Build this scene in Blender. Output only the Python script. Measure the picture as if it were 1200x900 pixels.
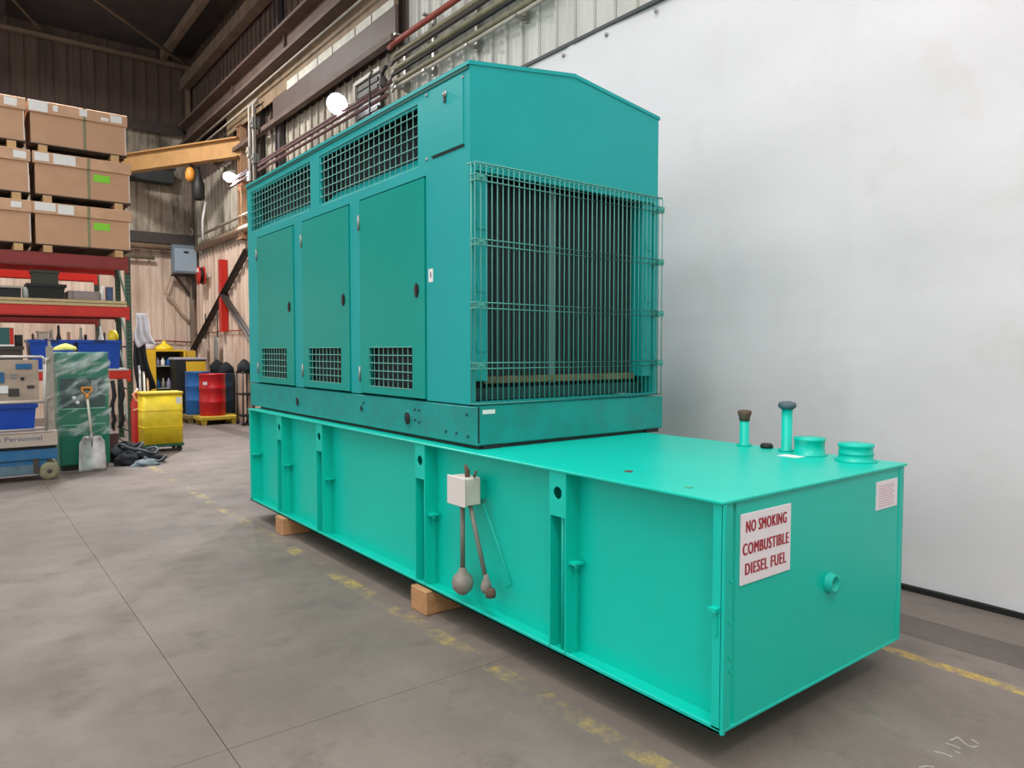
import bpy, math, random
from mathutils import Vector, Matrix
random.seed(7)
S = bpy.context.scene
COL = S.collection
for o in list(bpy.data.objects): bpy.data.objects.remove(o)

# ------------------------------------------------------------------ camera
F_PX = 842.96
YAW, PITCH = 0.6604, -0.0465
CAM = Vector((-2.518, -1.8075, 1.728))
fw = Vector((math.sin(YAW)*math.cos(PITCH), math.cos(YAW)*math.cos(PITCH), math.sin(PITCH)))
rt = Vector((math.cos(YAW), -math.sin(YAW), 0)); up = rt.cross(fw)
cd = bpy.data.cameras.new('camera'); cam = bpy.data.objects.new('camera', cd); COL.objects.link(cam)
cd.sensor_width = 36; cd.sensor_fit = 'HORIZONTAL'; cd.lens = F_PX/1200*36; cd.clip_end = 200
m3 = Matrix((rt, up, -fw)).transposed().to_4x4(); m3.translation = CAM
cam.matrix_world = m3
S.camera = cam
# ------------------------------------------------------------------ view, world, hall and fill lights
vs = S.view_settings
vs.view_transform = 'Standard'; vs.look = 'None'; vs.gamma = 1; vs.use_curve_mapping = False; vs.exposure = 0.0
w = bpy.data.worlds.new('hall'); S.world = w; w.use_nodes = True
bg = w.node_tree.nodes['Background']; bg.inputs[0].default_value = (0.97, 0.99, 1.0, 1); bg.inputs[1].default_value = 1.5

def area_light(name, loc, target, sx, sy, watts, col=(1, 0.98, 0.95), spread=math.pi):
    l = bpy.data.lights.new(name, 'AREA'); l.shape = 'RECTANGLE'; l.size = sx; l.size_y = sy
    l.energy = watts; l.color = col; l.spread = spread
    o = bpy.data.objects.new(name, l); COL.objects.link(o); o.location = loc
    d = Vector(target)-Vector(loc); o.rotation_euler = d.to_track_quat('-Z', 'Y').to_euler()
    return o
for i, (x, y, e) in enumerate([(-3.6, -4.5, 270), (-6.5, 3.5, 60), (-5.2, 11.0, 215), (-1.6, 0.4, 230), (-1.0, 13.6, 750)]):  # the near pair is added fill for the tarp, tank top and tank end
    area_light('high_bay_and_fill_light', (x, y, 8.55), (x, y, 0), 1.3, 1.3, e)

# ------------------------------------------------------------------ helpers
def lin(c):
    return tuple(((v/255)/12.92 if v/255 <= 0.04045 else (((v/255)+0.055)/1.055)**2.4) for v in c)
MATS = {}
def mat(name, rgb, rough=0.5, metal=0.0, var=0.0, vscale=4.0, rgb2=None, mix2=0.0, scale2=3.0, detail=6, bump=0.0, bscale=60, coat=0.0, emit=None, estr=0.0, stretch=None, thresh=(0.45, 0.65), spec=0.5):
    if name in MATS: return MATS[name]
    m = bpy.data.materials.new(name); m.use_nodes = True; nt = m.node_tree; b = nt.nodes['Principled BSDF']
    c = lin(rgb); b.inputs['Base Color'].default_value = (*c, 1)
    b.inputs['Roughness'].default_value = rough; b.inputs['Metallic'].default_value = metal
    b.inputs['Specular IOR Level'].default_value = spec
    if coat: b.inputs['Coat Weight'].default_value = coat; b.inputs['Coat Roughness'].default_value = 0.15
    if emit: b.inputs['Emission Color'].default_value = (*emit, 1); b.inputs['Emission Strength'].default_value = estr
    L = nt.links
    if var or mix2 or bump:
        g = nt.nodes.new('ShaderNodeNewGeometry'); src = g.outputs['Position']
        if stretch:
            mp = nt.nodes.new('ShaderNodeMapping'); mp.inputs['Scale'].default_value = stretch
            L.new(src, mp.inputs['Vector']); src = mp.outputs['Vector']
    out = None
    if var:
        n = nt.nodes.new('ShaderNodeTexNoise'); n.inputs['Scale'].default_value = vscale; n.inputs['Detail'].default_value = detail
        L.new(src, n.inputs['Vector'])
        r = nt.nodes.new('ShaderNodeMapRange'); r.inputs[1].default_value = 0.3; r.inputs[2].default_value = 0.7
        r.inputs[3].default_value = 1-var; r.inputs[4].default_value = 1+var; L.new(n.outputs['Fac'], r.inputs[0])
        mx = nt.nodes.new('ShaderNodeVectorMath'); mx.operation = 'SCALE'; mx.inputs[0].default_value = c
        L.new(r.outputs[0], mx.inputs['Scale']); out = mx.outputs[0]
    if mix2:
        n2 = nt.nodes.new('ShaderNodeTexNoise'); n2.inputs['Scale'].default_value = scale2; n2.inputs['Detail'].default_value = 8; n2.inputs['Roughness'].default_value = 0.65
        L.new(src, n2.inputs['Vector'])
        r2 = nt.nodes.new('ShaderNodeMapRange'); r2.inputs[1].default_value = thresh[0]; r2.inputs[2].default_value = thresh[1]; r2.inputs[4].default_value = mix2
        L.new(n2.outputs['Fac'], r2.inputs[0])
        mm = nt.nodes.new('ShaderNodeMix'); mm.data_type = 'RGBA'
        L.new(r2.outputs[0], mm.inputs[0])
        if out: L.new(out, mm.inputs[6])
        else: mm.inputs[6].default_value = (*c, 1)
        mm.inputs[7].default_value = (*lin(rgb2), 1); out = mm.outputs[2]
    if out: L.new(out, b.inputs['Base Color'])
    if bump:
        n3 = nt.nodes.new('ShaderNodeTexNoise'); n3.inputs['Scale'].default_value = bscale; n3.inputs['Detail'].default_value = 4
        L.new(src, n3.inputs['Vector'])
        bp = nt.nodes.new('ShaderNodeBump'); bp.inputs['Strength'].default_value = bump; bp.inputs['Distance'].default_value = 0.02
        L.new(n3.outputs['Fac'], bp.inputs['Height']); L.new(bp.outputs[0], b.inputs['Normal'])
    MATS[name] = m
    return m

class MB:
    def __init__(s): s.v = []; s.f = []; s.sm = []
    def face(s, idx, smooth=False): s.f.append(tuple(idx)); s.sm.append(smooth)
    def box(s, x0, x1, y0, y1, z0, z1):
        if x0 > x1: x0, x1 = x1, x0
        if y0 > y1: y0, y1 = y1, y0
        if z0 > z1: z0, z1 = z1, z0
        n = len(s.v)
        s.v += [(x0,y0,z0),(x1,y0,z0),(x1,y1,z0),(x0,y1,z0),(x0,y0,z1),(x1,y0,z1),(x1,y1,z1),(x0,y1,z1)]
        for q in ((0,3,2,1),(4,5,6,7),(0,1,5,4),(1,2,6,5),(2,3,7,6),(3,0,4,7)): s.face([n+i for i in q])
        return s
    def hull8(s, pts):   # 8 points in box order
        n = len(s.v); s.v += [tuple(p) for p in pts]
        for q in ((0,3,2,1),(4,5,6,7),(0,1,5,4),(1,2,6,5),(2,3,7,6),(3,0,4,7)): s.face([n+i for i in q])
        return s
    def bar(s, p0, p1, w, h, upv=(0,0,1)):
        p0, p1 = Vector(p0), Vector(p1); d = (p1-p0).normalized(); u = Vector(upv)
        a = d.cross(u)
        if a.length < 1e-4: a = d.cross(Vector((1,0,0)))
        a.normalize(); b = a.cross(d).normalized()
        pts = []
        for P in (p0, p1):
            for (i, j) in ((-1,-1),(1,-1),(1,1),(-1,1)): pts.append(P+a*(i*w/2)+b*(j*h/2))
        q = [pts[0],pts[1],pts[2],pts[3],pts[4],pts[5],pts[6],pts[7]]
        return s.hull8(q)
    def tube(s, path, r, n=10, cap=True, closed=False):
        path = [Vector(p) for p in path]; rs = r if isinstance(r, (list, tuple)) else [r]*len(path)
        base = len(s.v); prev = None
        for i, P in enumerate(path):
            if closed: t = path[(i+1) % len(path)]-path[i-1]
            elif i == 0: t = path[1]-P
            elif i == len(path)-1: t = P-path[i-1]
            else: t = (path[i+1]-P).normalized()+(P-path[i-1]).normalized()
            t.normalize()
            if prev is None:
                a = t.cross(Vector((0,0,1)))
                if a.length < 1e-3: a = t.cross(Vector((1,0,0)))
            else: a = prev-t*prev.dot(t)
            a.normalize(); prev = a; b = t.cross(a)
            for k in range(n):
                th = 2*math.pi*k/n; s.v.append(tuple(P+(a*math.cos(th)+b*math.sin(th))*rs[i]))
        m = len(path)
        for i in range(m if closed else m-1):
            for k in range(n):
                A = base+i*n; B = base+((i+1) % m)*n
                s.face((A+k, A+(k+1) % n, B+(k+1) % n, B+k), True)
        if cap and not closed:
            s.face([base+k for k in range(n)][::-1]); s.face([base+(m-1)*n+k for k in range(n)])
        return s
    def lathe(s, cx, cy, prof, n=24, cz=0, axis='z', smooth=True):
        base = len(s.v)
        for (r, h) in prof:
            for k in range(n):
                th = 2*math.pi*k/n; a, b = r*math.cos(th), r*math.sin(th)
                if axis == 'z': s.v.append((cx+a, cy+b, cz+h))
                elif axis == 'y': s.v.append((cx+a, cy+h, cz+b))
                else: s.v.append((cx+h, cy+a, cz+b))
        for i in range(len(prof)-1):
            for k in range(n):
                A = base+i*n; B = A+n
                q = (A+k, A+(k+1) % n, B+(k+1) % n, B+k)
                s.face(q if axis != 'y' else q[::-1], smooth)
        if prof[0][0] > 1e-5:
            q = [base+k for k in range(n)]; s.face(q[::-1] if axis != 'y' else q)
        if prof[-1][0] > 1e-5:
            A = base+(len(prof)-1)*n; q = [A+k for k in range(n)]; s.face(q if axis != 'y' else q[::-1])
        return s
    def prism(s, poly, axis, a0, a1, smooth=False):   # poly in the two other axes
        n = len(s.v); k = len(poly)
        for a in (a0, a1):
            for (p, q) in poly:
                s.v.append({'x': (a, p, q), 'y': (p, a, q), 'z': (p, q, a)}[axis])
        s.face([n+i for i in range(k)][::-1]); s.face([n+k+i for i in range(k)])
        for i in range(k): s.face((n+i, n+(i+1) % k, n+k+(i+1) % k, n+k+i), smooth)
        return s
    def ring_plate_x(s, x0, x1, y0, y1, z0, z1, cy, cz, r, n=16):   # plate with a round hole, normal along x
        base = len(s.v)
        outer = []
        for k in range(n):
            th = 2*math.pi*(k+0.5)/n; c, d = math.cos(th), math.sin(th)
            t = min(((y1-cy) if c > 0 else (cy-y0))/max(abs(c), 1e-6), ((z1-cz) if d > 0 else (cz-z0))/max(abs(d), 1e-6))
            outer.append((cy+c*t, cz+d*t))
        # snap the nearest outer points to the corners
        for (yy, zz) in ((y0,z0),(y1,z0),(y1,z1),(y0,z1)):
            j = min(range(n), key=lambda i: (outer[i][0]-yy)**2+(outer[i][1]-zz)**2); outer[j] = (yy, zz)
        for x in (x0, x1):
            for k in range(n):
                th = 2*math.pi*(k+0.5)/n; s.v.append((x, outer[k][0], outer[k][1]))
            for k in range(n):
                th = 2*math.pi*(k+0.5)/n; s.v.append((x, cy+r*math.cos(th), cz+r*math.sin(th)))
        for k in range(n):
            j = (k+1) % n
            s.face((base+k, base+n+k, base+n+j, base+j))
            s.face((base+2*n+k, base+2*n+j, base+3*n+j, base+3*n+k))
            s.face((base+k, base+j, base+2*n+j, base+2*n+k))
            s.face((base+n+k, base+3*n+k, base+3*n+j, base+n+j), True)
        return s
    def grid(s, fn, nu, nv, smooth=True):
        base = len(s.v)
        for j in range(nv+1):
            for i in range(nu+1): s.v.append(tuple(fn(i/nu, j/nv)))
        for j in range(nv):
            for i in range(nu):
                A = base+j*(nu+1)+i; s.face((A, A+1, A+nu+2, A+nu+1), smooth)
        return s
    def mesh(s, name, m, off=(0,0,0)):
        me = bpy.data.meshes.new(name); ox, oy, oz = off
        me.from_pydata([(a-ox, b-oy, c-oz) for a, b, c in s.v], [], s.f)
        me.polygons.foreach_set('use_smooth', s.sm); me.materials.append(m); me.update()
        return me
    def build(s, name, m, parent=None, bevel=0.0, seg=1, label=None, solid=0.0):
        root = parent
        while root is not None and root.parent is not None: root = root.parent
        off = tuple(root.location) if root is not None else (0,0,0)
        if parent is None:   # top-level mesh: origin at its base centre
            xs = [v[0] for v in s.v]; ys = [v[1] for v in s.v]; zs = [v[2] for v in s.v]
            off = ((min(xs)+max(xs))/2, (min(ys)+max(ys))/2, min(zs))
        o = bpy.data.objects.new(name, s.mesh(name, m, off)); COL.objects.link(o)
        if parent is None: o.location = off
        else: o.parent = parent
        if solid:
            md = o.modifiers.new('solid', 'SOLIDIFY'); md.thickness = solid; md.offset = 0
        if bevel:
            md = o.modifiers.new('bevel', 'BEVEL'); md.width = bevel; md.segments = seg; md.limit_method = 'ANGLE'; md.angle_limit = math.radians(40)
        if label: o['label'] = label
        return o

def tag(o, label, cat, group=None, kind=None):
    o['label'] = label; o['category'] = cat
    if group: o['group'] = group
    if kind: o['kind'] = kind
    return o
def struct(o): o['kind'] = 'structure'; return o
def thing(name, loc, label, cat, group=None):
    o = bpy.data.objects.new(name, None); o.empty_display_size = 0.1; COL.objects.link(o); o.location = loc
    return tag(o, label, cat, group)
def piece(name, me, parent, loc, rot=None):
    o = bpy.data.objects.new(name, me); COL.objects.link(o); o.parent = parent; o.location = loc
    if rot: o.rotation_euler = rot
    return o
def copy_tree(root, loc, label=None, rotz=None):
    c = root.copy(); COL.objects.link(c); c.location = loc
    if label: c['label'] = label
    if rotz is not None: c.rotation_euler.z = rotz
    for ch in list(root.children):
        d = ch.copy(); COL.objects.link(d); d.parent = c
        for g in list(ch.children):
            h = g.copy(); COL.objects.link(h); h.parent = d
    return c
def text_mesh(txt, name, m, parent, width, height, place, thick=0.0, bold=0.0, spacing=1.0):
    """flat lettering scaled to width x height; place(u, v) -> world point"""
    cu = bpy.data.curves.new(name, 'FONT'); cu.body = txt; cu.offset = bold; cu.space_character = spacing; cu.resolution_u = 3
    t = bpy.data.objects.new(name, cu); COL.objects.link(t)
    dg = bpy.context.evaluated_depsgraph_get(); me = bpy.data.meshes.new_from_object(t.evaluated_get(dg))
    bpy.data.objects.remove(t)
    xs = [v.co.x for v in me.vertices]; ys = [v.co.y for v in me.vertices]
    x0, x1, y0, y1 = min(xs), max(xs), min(ys), max(ys)
    root = parent
    while root.parent is not None: root = root.parent
    for v in me.vertices:
        p = place((v.co.x-x0)/(x1-x0)*width, (v.co.y-y0)/(y1-y0)*height)
        v.co = Vector(p)-root.location
    V = [tuple(v.co) for v in me.vertices]; Fc = [tuple(p.vertices) for p in me.polygons]; n = len(V)
    if thick: V, Fc = V+[(a+thick*0.5, b-0.0003, c) for a, b, c in V]+[(a+thick, b-0.0006, c) for a, b, c in V], Fc+[tuple(i+n for i in f) for f in Fc]+[tuple(i+2*n for i in f) for f in Fc]
    me = bpy.data.meshes.new(name); me.from_pydata(V, [], Fc); me.materials.append(m)
    o = bpy.data.objects.new(name, me); COL.objects.link(o); o.parent = parent
    return o

# ------------------------------------------------------------------ materials
M_enc = mat('enclosure_teal_paint', (6, 156, 155), 0.42, var=0.05, vscale=1.2, rgb2=(20, 158, 158), mix2=0.5, scale2=1.5, spec=0.35)
M_door = mat('door_teal_paint', (2, 146, 134), 0.28, var=0.04, vscale=1.0, spec=0.25)
M_skid = mat('skid_teal_paint', (14, 144, 138), 0.45, spec=0.35, var=0.08, vscale=3, rgb2=(50, 110, 105), mix2=0.35, scale2=7)
M_tank = mat('tank_green_paint', (0, 190, 170), 0.36, var=0.03, vscale=1.5, rgb2=(26, 182, 163), mix2=0.25, scale2=5, spec=0.38)
M_tanktop = M_tank
M_rust = mat('rusty_metal', (92, 70, 58), 0.8, var=0.25, vscale=25)
M_black = mat('black_rubber', (22, 23, 24), 0.6)
M_dark = mat('dark_interior', (10, 18, 18), 0.8)  # near-black for seams, and for shade painted inside openings and holes
M_core = mat('radiator_core_black', (20, 30, 30), 0.6)
M_rod = mat('guard_wire_teal', (84, 156, 146), 0.45)
M_mesh = mat('vent_wire_teal', (88, 158, 146), 0.5)
M_grey = mat('grey_metal', (140, 140, 138), 0.45, metal=0.3)
M_zinc = mat('zinc_metal', (150, 148, 142), 0.4, metal=0.6)
M_steel = mat('dark_steel', (62, 54, 50), 0.6, var=0.2, vscale=6)
M_white = mat('white_plastic', (232, 232, 230), 0.5)
M_paper = mat('white_paper', (225, 224, 222), 0.7)
M_red_ink = mat('red_ink', (165, 40, 52), 0.6)
M_pink_ink = mat('pink_ink', (208, 170, 178), 0.7)
M_signw = mat('sign_white', (232, 224, 228), 0.4)
M_wood = mat('raw_timber', (176, 130, 88), 0.75, var=0.15, vscale=9, stretch=(1, 1, 4))
M_wood2 = mat('pallet_timber', (196, 158, 112), 0.75, var=0.12, vscale=9)
M_woodd = mat('shaded_timber', (58, 46, 38), 0.85, var=0.2, vscale=9)  # timber darkened to put the shade of the pallet gap into its colour
M_card = mat('brown_cardboard', (190, 150, 120), 0.8, var=0.05, vscale=4)
M_cardlid = mat('cardboard_lid', (198, 158, 128), 0.8, var=0.08, vscale=6)
M_strap = mat('green_strap', (128, 126, 92), 0.5)
M_lime = mat('lime_sticker', (130, 205, 50), 0.6)
M_rackred = mat('rack_beam_red', (196, 40, 30), 0.45, var=0.08, vscale=5)
M_rackdark = mat('rack_beam_maroon', (128, 36, 32), 0.5, var=0.08, vscale=5)
M_rackgreen = mat('rack_post_green', (66, 92, 76), 0.5, var=0.1, vscale=10)
M_ply = mat('plywood_edge', (190, 168, 128), 0.75, var=0.1, vscale=14)
M_blue = mat('blue_plastic', (12, 66, 168), 0.4, var=0.06, vscale=3)
M_drumblue = mat('drum_blue', (28, 92, 158), 0.4)
M_drumred = mat('drum_red', (190, 22, 30), 0.35)
M_drumteal = mat('drum_teal', (26, 62, 82), 0.45)
M_yellow = mat('yellow_plastic', (238, 208, 40), 0.45, var=0.06, vscale=5, rgb2=(170, 150, 40), mix2=0.3, scale2=4)
M_yellow2 = mat('yellow_cabinet_paint', (222, 176, 36), 0.45, var=0.06, vscale=4)
M_spill = mat('spill_pallet_yellow', (196, 164, 50), 0.6, var=0.15, vscale=8)
M_liftblue = mat('lift_base_blue', (30, 98, 146), 0.45, var=0.15, vscale=6, rgb2=(70, 90, 100), mix2=0.5, scale2=6)
M_beige = mat('beige_panel', (176, 160, 148), 0.6, var=0.08, vscale=5)
M_rail = mat('rail_silver', (178, 172, 168), 0.4, metal=0.4)
M_greencab = mat('cabinet_green', (16, 110, 86), 0.4, var=0.05, vscale=3)
M_tan = mat('tan_crane_paint', (176, 134, 84), 0.6, var=0.12, vscale=4)
M_extred = mat('cylinder_red', (188, 36, 26), 0.4)
M_orange = mat('orange_plastic', (214, 140, 56), 0.5)
M_alu = mat('scoop_aluminium', (186, 184, 184), 0.35, metal=0.5, var=0.15, vscale=6, rgb2=(128, 116, 108), mix2=0.7, scale2=5)
M_shaft = mat('pale_shaft', (206, 202, 186), 0.5)
M_boxgrey = mat('panel_box_grey', (150, 166, 180), 0.45)
M_girder = mat('runway_girder_brown', (96, 78, 70), 0.7, var=0.2, vscale=3)
M_maroon = mat('maroon_pipe', (98, 68, 66), 0.6, var=0.15, vscale=5)
M_pipe = mat('pale_conduit', (168, 160, 148), 0.5, var=0.15, vscale=5)
M_olive = mat('olive_conduit', (128, 122, 98), 0.6, var=0.2, vscale=8)
M_redpipe = mat('red_pipe', (146, 66, 54), 0.55, var=0.12, vscale=6)
M_roof = mat('roof_deck_dark', (62, 58, 60), 0.9, var=0.2, vscale=1.5)
M_purlin = mat('roof_beam_brown', (112, 96, 82), 0.8, var=0.2, vscale=3)
M_rag = mat('black_cloth', (30, 32, 38), 0.9, var=0.3, vscale=12)
M_greybag = mat('grey_cloth', (120, 132, 140), 0.85, var=0.3, vscale=25)
M_lens = mat('lamp_lens', (255, 255, 255), 0.3, emit=(0.9, 0.94, 1.0), estr=28)

# siding materials: dirt and rust keyed to place on the wall, upper row also dimmed
M_side_clean = mat('siding_clean', (198, 197, 190), 0.5, var=0.05, vscale=2.0, rgb2=(160, 156, 146), mix2=0.3, scale2=2.2, stretch=(1, 1, 0.25))
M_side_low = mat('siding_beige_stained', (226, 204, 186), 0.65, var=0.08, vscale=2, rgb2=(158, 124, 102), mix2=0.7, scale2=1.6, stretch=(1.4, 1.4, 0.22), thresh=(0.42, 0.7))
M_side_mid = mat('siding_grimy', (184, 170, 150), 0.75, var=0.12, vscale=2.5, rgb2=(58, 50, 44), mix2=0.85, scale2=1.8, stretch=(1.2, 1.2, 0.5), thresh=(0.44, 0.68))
M_side_up = mat('siding_brown_dimmed', (98, 82, 74), 0.75, var=0.14, vscale=1.2, rgb2=(60, 52, 50), mix2=0.7, scale2=1.2, stretch=(1.5, 1.5, 0.3))  # dirty brown of the upper sheets, darkened also for weaker light there
M_side_pale = mat('siding_pale_strip', (190, 182, 166), 0.7, var=0.12, vscale=3, rgb2=(110, 92, 78), mix2=0.6, scale2=1.6, stretch=(1.4, 1.4, 0.3))

def floor_material(name='worn_concrete', k=1.0):
    m = bpy.data.materials.new(name); m.use_nodes = True; nt = m.node_tree; L = nt.links; b = nt.nodes['Principled BSDF']
    g = nt.nodes.new('ShaderNodeNewGeometry'); pos = g.outputs['Position']
    def noise(scale, detail=6, rough=0.6, stretch=None):
        n = nt.nodes.new('ShaderNodeTexNoise'); n.inputs['Scale'].default_value = scale; n.inputs['Detail'].default_value = detail; n.inputs['Roughness'].default_value = rough
        if stretch:
            mp = nt.nodes.new('ShaderNodeMapping'); mp.inputs['Scale'].default_value = stretch; L.new(pos, mp.inputs[0]); L.new(mp.outputs[0], n.inputs['Vector'])
        else: L.new(pos, n.inputs['Vector'])
        return n.outputs['Fac']
    def mr(v, a, b_, c=0.0, d=1.0):
        r = nt.nodes.new('ShaderNodeMapRange'); L.new(v, r.inputs[0])
        for i, x in enumerate((a, b_, c, d)): r.inputs[i+1].default_value = x
        return r.outputs[0]
    def mixc(f, A, B):
        x = nt.nodes.new('ShaderNodeMix'); x.data_type = 'RGBA'; L.new(f, x.inputs[0])
        for i, v in ((6, A), (7, B)):
            if isinstance(v, tuple): x.inputs[i].default_value = (*lin(v), 1)
            else: L.new(v, x.inputs[i])
        return x.outputs[2]
    def mul(a, b_, op='MULTIPLY'):
        x = nt.nodes.new('ShaderNodeMath'); x.operation = op
        for i, v in ((0, a), (1, b_)):
            if isinstance(v, (int, float)): x.inputs[i].default_value = v
            else: L.new(v, x.inputs[i])
        return x.outputs[0]
    c = mixc(mr(noise(0.8, 8), 0.35, 0.65), (103, 92, 86), (126, 113, 105))
    c = mixc(mr(noise(3.1, 8, 0.7), 0.52, 0.72, 0, 0.7), c, (84, 76, 71))
    c = mixc(mr(noise(1.7, 6, 0.6, (1, 0.3, 1)), 0.55, 0.75, 0, 0.35), c, (140, 132, 124))
    c = mixc(mr(noise(9, 8, 0.75), 0.6, 0.78, 0, 0.6), c, (72, 66, 61))
    c = mixc(mr(noise(70, 3, 0.6), 0.35, 0.75, 0, 0.22), c, (80, 75, 70))
    sp = nt.nodes.new('ShaderNodeSeparateXYZ'); L.new(pos, sp.inputs[0]); X, Y = sp.outputs[0], sp.outputs[1]
    def band(v, c0, hw):
        d = mul(v, -c0, 'ADD'); a = nt.nodes.new('ShaderNodeMath'); a.operation = 'ABSOLUTE'; L.new(d, a.inputs[0])
        return mr(a.outputs[0], hw-0.008, hw+0.008, 1, 0)
    wear = mr(noise(2.2, 8, 0.75), 0.46, 0.60)
    wear2 = mr(noise(13, 8, 0.8), 0.40, 0.62)
    left_line = mul(mul(band(X, -0.235, 0.055), wear), mul(wear2, 0.85))
    right_line = mul(mul(band(X, 1.715, 0.042), mr(Y, 0.4, 1.6, 1, 0)), mul(wear2, 0.9))
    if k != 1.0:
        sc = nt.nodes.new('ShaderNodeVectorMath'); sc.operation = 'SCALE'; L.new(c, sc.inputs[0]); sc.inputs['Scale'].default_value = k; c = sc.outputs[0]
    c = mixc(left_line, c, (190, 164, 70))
    c = mixc(right_line, c, (196, 162, 66))
    L.new(c, b.inputs['Base Color'])
    L.new(mr(noise(2.5, 6), 0.3, 0.7, 0.50, 0.75), b.inputs['Roughness'])
    bp = nt.nodes.new('ShaderNodeBump'); bp.inputs['Strength'].default_value = 0.12; bp.inputs['Distance'].default_value = 0.01
    L.new(noise(35, 6), bp.inputs['Height']); L.new(bp.outputs[0], b.inputs['Normal'])
    return m
M_floor = floor_material()
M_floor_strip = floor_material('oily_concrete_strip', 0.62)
M_joint = mat('joint_dirt', (88, 80, 75), 0.9)

# ------------------------------------------------------------------ structure
XW, YB, ZC = 3.0, 20.0, 9.9        # right wall, back wall, roof deck
floor = struct(MB().box(-16, 3.3, -9, 20.3, -0.2, -0.006).build('floor', M_joint))
xs = [-16, -12.1, -8.6, -5.1, -1.625, 2.02, 2.36, 3.0]
ys = [-9, -5.35, -2.0, 1.35, 4.7, 8.05, 11.4, 14.75, 20.0]
for i in range(len(xs)-1):
    for j in range(len(ys)-1):
        g = 0.0016
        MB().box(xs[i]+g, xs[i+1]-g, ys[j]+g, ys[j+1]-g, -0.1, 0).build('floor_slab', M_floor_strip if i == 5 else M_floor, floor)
# chalk strokes on the slab near the tank
def fl(u, v, z=0.0):
    d = fw+rt*((u-600)/F_PX)+up*((450-v)/F_PX); t = (z-CAM.z)/d.z; return CAM+d*t
M_chalk = mat('chalk', (168, 160, 156), 0.9, rgb2=(122, 112, 106), mix2=0.8, scale2=60)
for st in ([(1095,881),(1104,882.5),(1116,887)], [(1108,871),(1118,874),(1126,878)], [(1119,880),(1126,884)], [(1121,863),(1132,872.5),(1137,875.5),(1146,875)], [(1138,866),(1147,872)], [(1077,899.5),(1085,898),(1095,899)], [(1113,868),(1121,864.5)]):
    mb = MB(); P = [fl(*q) for q in st]
    for a, b in zip(P[:-1], P[1:]): mb.bar(a+Vector((0,0,0.0008)), b+Vector((0,0,0.0008)), 0.009, 0.0016)
    mb.build('chalk_mark', M_chalk, floor)

ceiling = struct(MB().box(-16, 3.3, 7.0, 20.3, ZC, ZC+0.15).build('ceiling', M_roof))

# corrugated siding: one shared sheet mesh per row, a piece per sheet
def sheet_mesh(name, h, m, axis):
    prof = [(0.004,0),(0.006,0.04),(0.034,0.04),(0.042,0),(0.155,0),(0.162,0.008),(0.172,0.008),(0.179,0),(0.305,0)]
    v = []; f = []
    for z in (0, h):
        for (a, d) in prof: v.append((-d, a, z) if axis == 'y' else (a, -d, z))
    n = len(prof)
    for i in range(n-1): f.append((i, i+1, n+i+1, n+i) if axis == 'x' else (i, n+i, n+i+1, i+1))
    me = bpy.data.meshes.new(name); me.from_pydata(v, [], f); me.materials.append(m); return me
wall_right = struct(MB().box(XW+0.002, XW+0.2, -9, 20.2, 0, ZC).build('wall_right', M_side_up))
wr0 = Vector(wall_right.location)
def sheets(wall, axis, a0, a1, z0, z1, m):
    me = sheet_mesh('siding_sheet', z1-z0, m, axis); a = a0; off = Vector(wall.location)
    while a < a1-0.01:
        p = Vector((XW, a, z0)) if axis == 'y' else Vector((a, YB, z0))
        piece('siding_sheet', me, wall, p-off); a += 0.305
Y_SPLIT = 7.80
n_near = int((Y_SPLIT+9)/0.305)
sheets(wall_right, 'y', Y_SPLIT-0.305*n_near, Y_SPLIT, 0.0, ZC, M_side_clean)
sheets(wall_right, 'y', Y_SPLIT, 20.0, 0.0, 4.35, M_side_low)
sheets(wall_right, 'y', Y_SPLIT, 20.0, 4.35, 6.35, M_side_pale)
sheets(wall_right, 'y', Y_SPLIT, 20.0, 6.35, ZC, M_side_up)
wall_back = struct(MB().box(-16, 3.2, YB+0.002, YB+0.2, 0, ZC).build('wall_back', M_side_up))
nb = 62
xb0 = XW-0.305*nb
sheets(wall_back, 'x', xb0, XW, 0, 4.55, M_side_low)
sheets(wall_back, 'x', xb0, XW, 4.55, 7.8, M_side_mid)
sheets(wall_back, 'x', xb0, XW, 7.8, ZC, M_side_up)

wall_front_unseen = struct(MB().box(-16, 3.2, -9.2, -9.0, 0, ZC).build('wall_front_unseen', mat('front_wall_bounce_white', (226, 224, 220), 0.7)))  # unseen wall added to cut light on near faces and bounce some back

# roof framing
def tbar(name, p0, p1, w_, h_, m):
    return struct(MB().bar(p0, p1, w_, h_).build(name, m))
tbar('trim_1', (XW-0.2, 4, 9.12), (XW-0.2, YB-0.01, 9.12), 0.22, 0.3, M_purlin)        # eave beam on the right wall
tbar('trim_2', (-16, YB-0.2, 9.55), (XW-0.02, YB-0.2, 9.55), 0.12, 0.1, M_purlin)          # eave beam on the back wall
tbar('trim_3', (XW-0.80, 7.0, 9.70), (XW-0.80, YB-0.35, 9.70), 0.14, 0.24, M_purlin)
tbar('trim_4', (2.7, YB-0.5, 9.55), (-3.2, 13.5, 9.68), 0.06, 0.06, M_purlin)         # roof bracing rods
tbar('trim_5', (-0.6, YB-0.5, 9.6), (-3.2, 14.0, 9.74), 0.05, 0.05, M_purlin)
for i, x in enumerate((-1.4, -4.2, -7.0)): tbar('trim_%d' % (6+i), (x, 4, 9.78), (x, YB-0.4, 9.78), 0.12, 0.22, M_roof)

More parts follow.
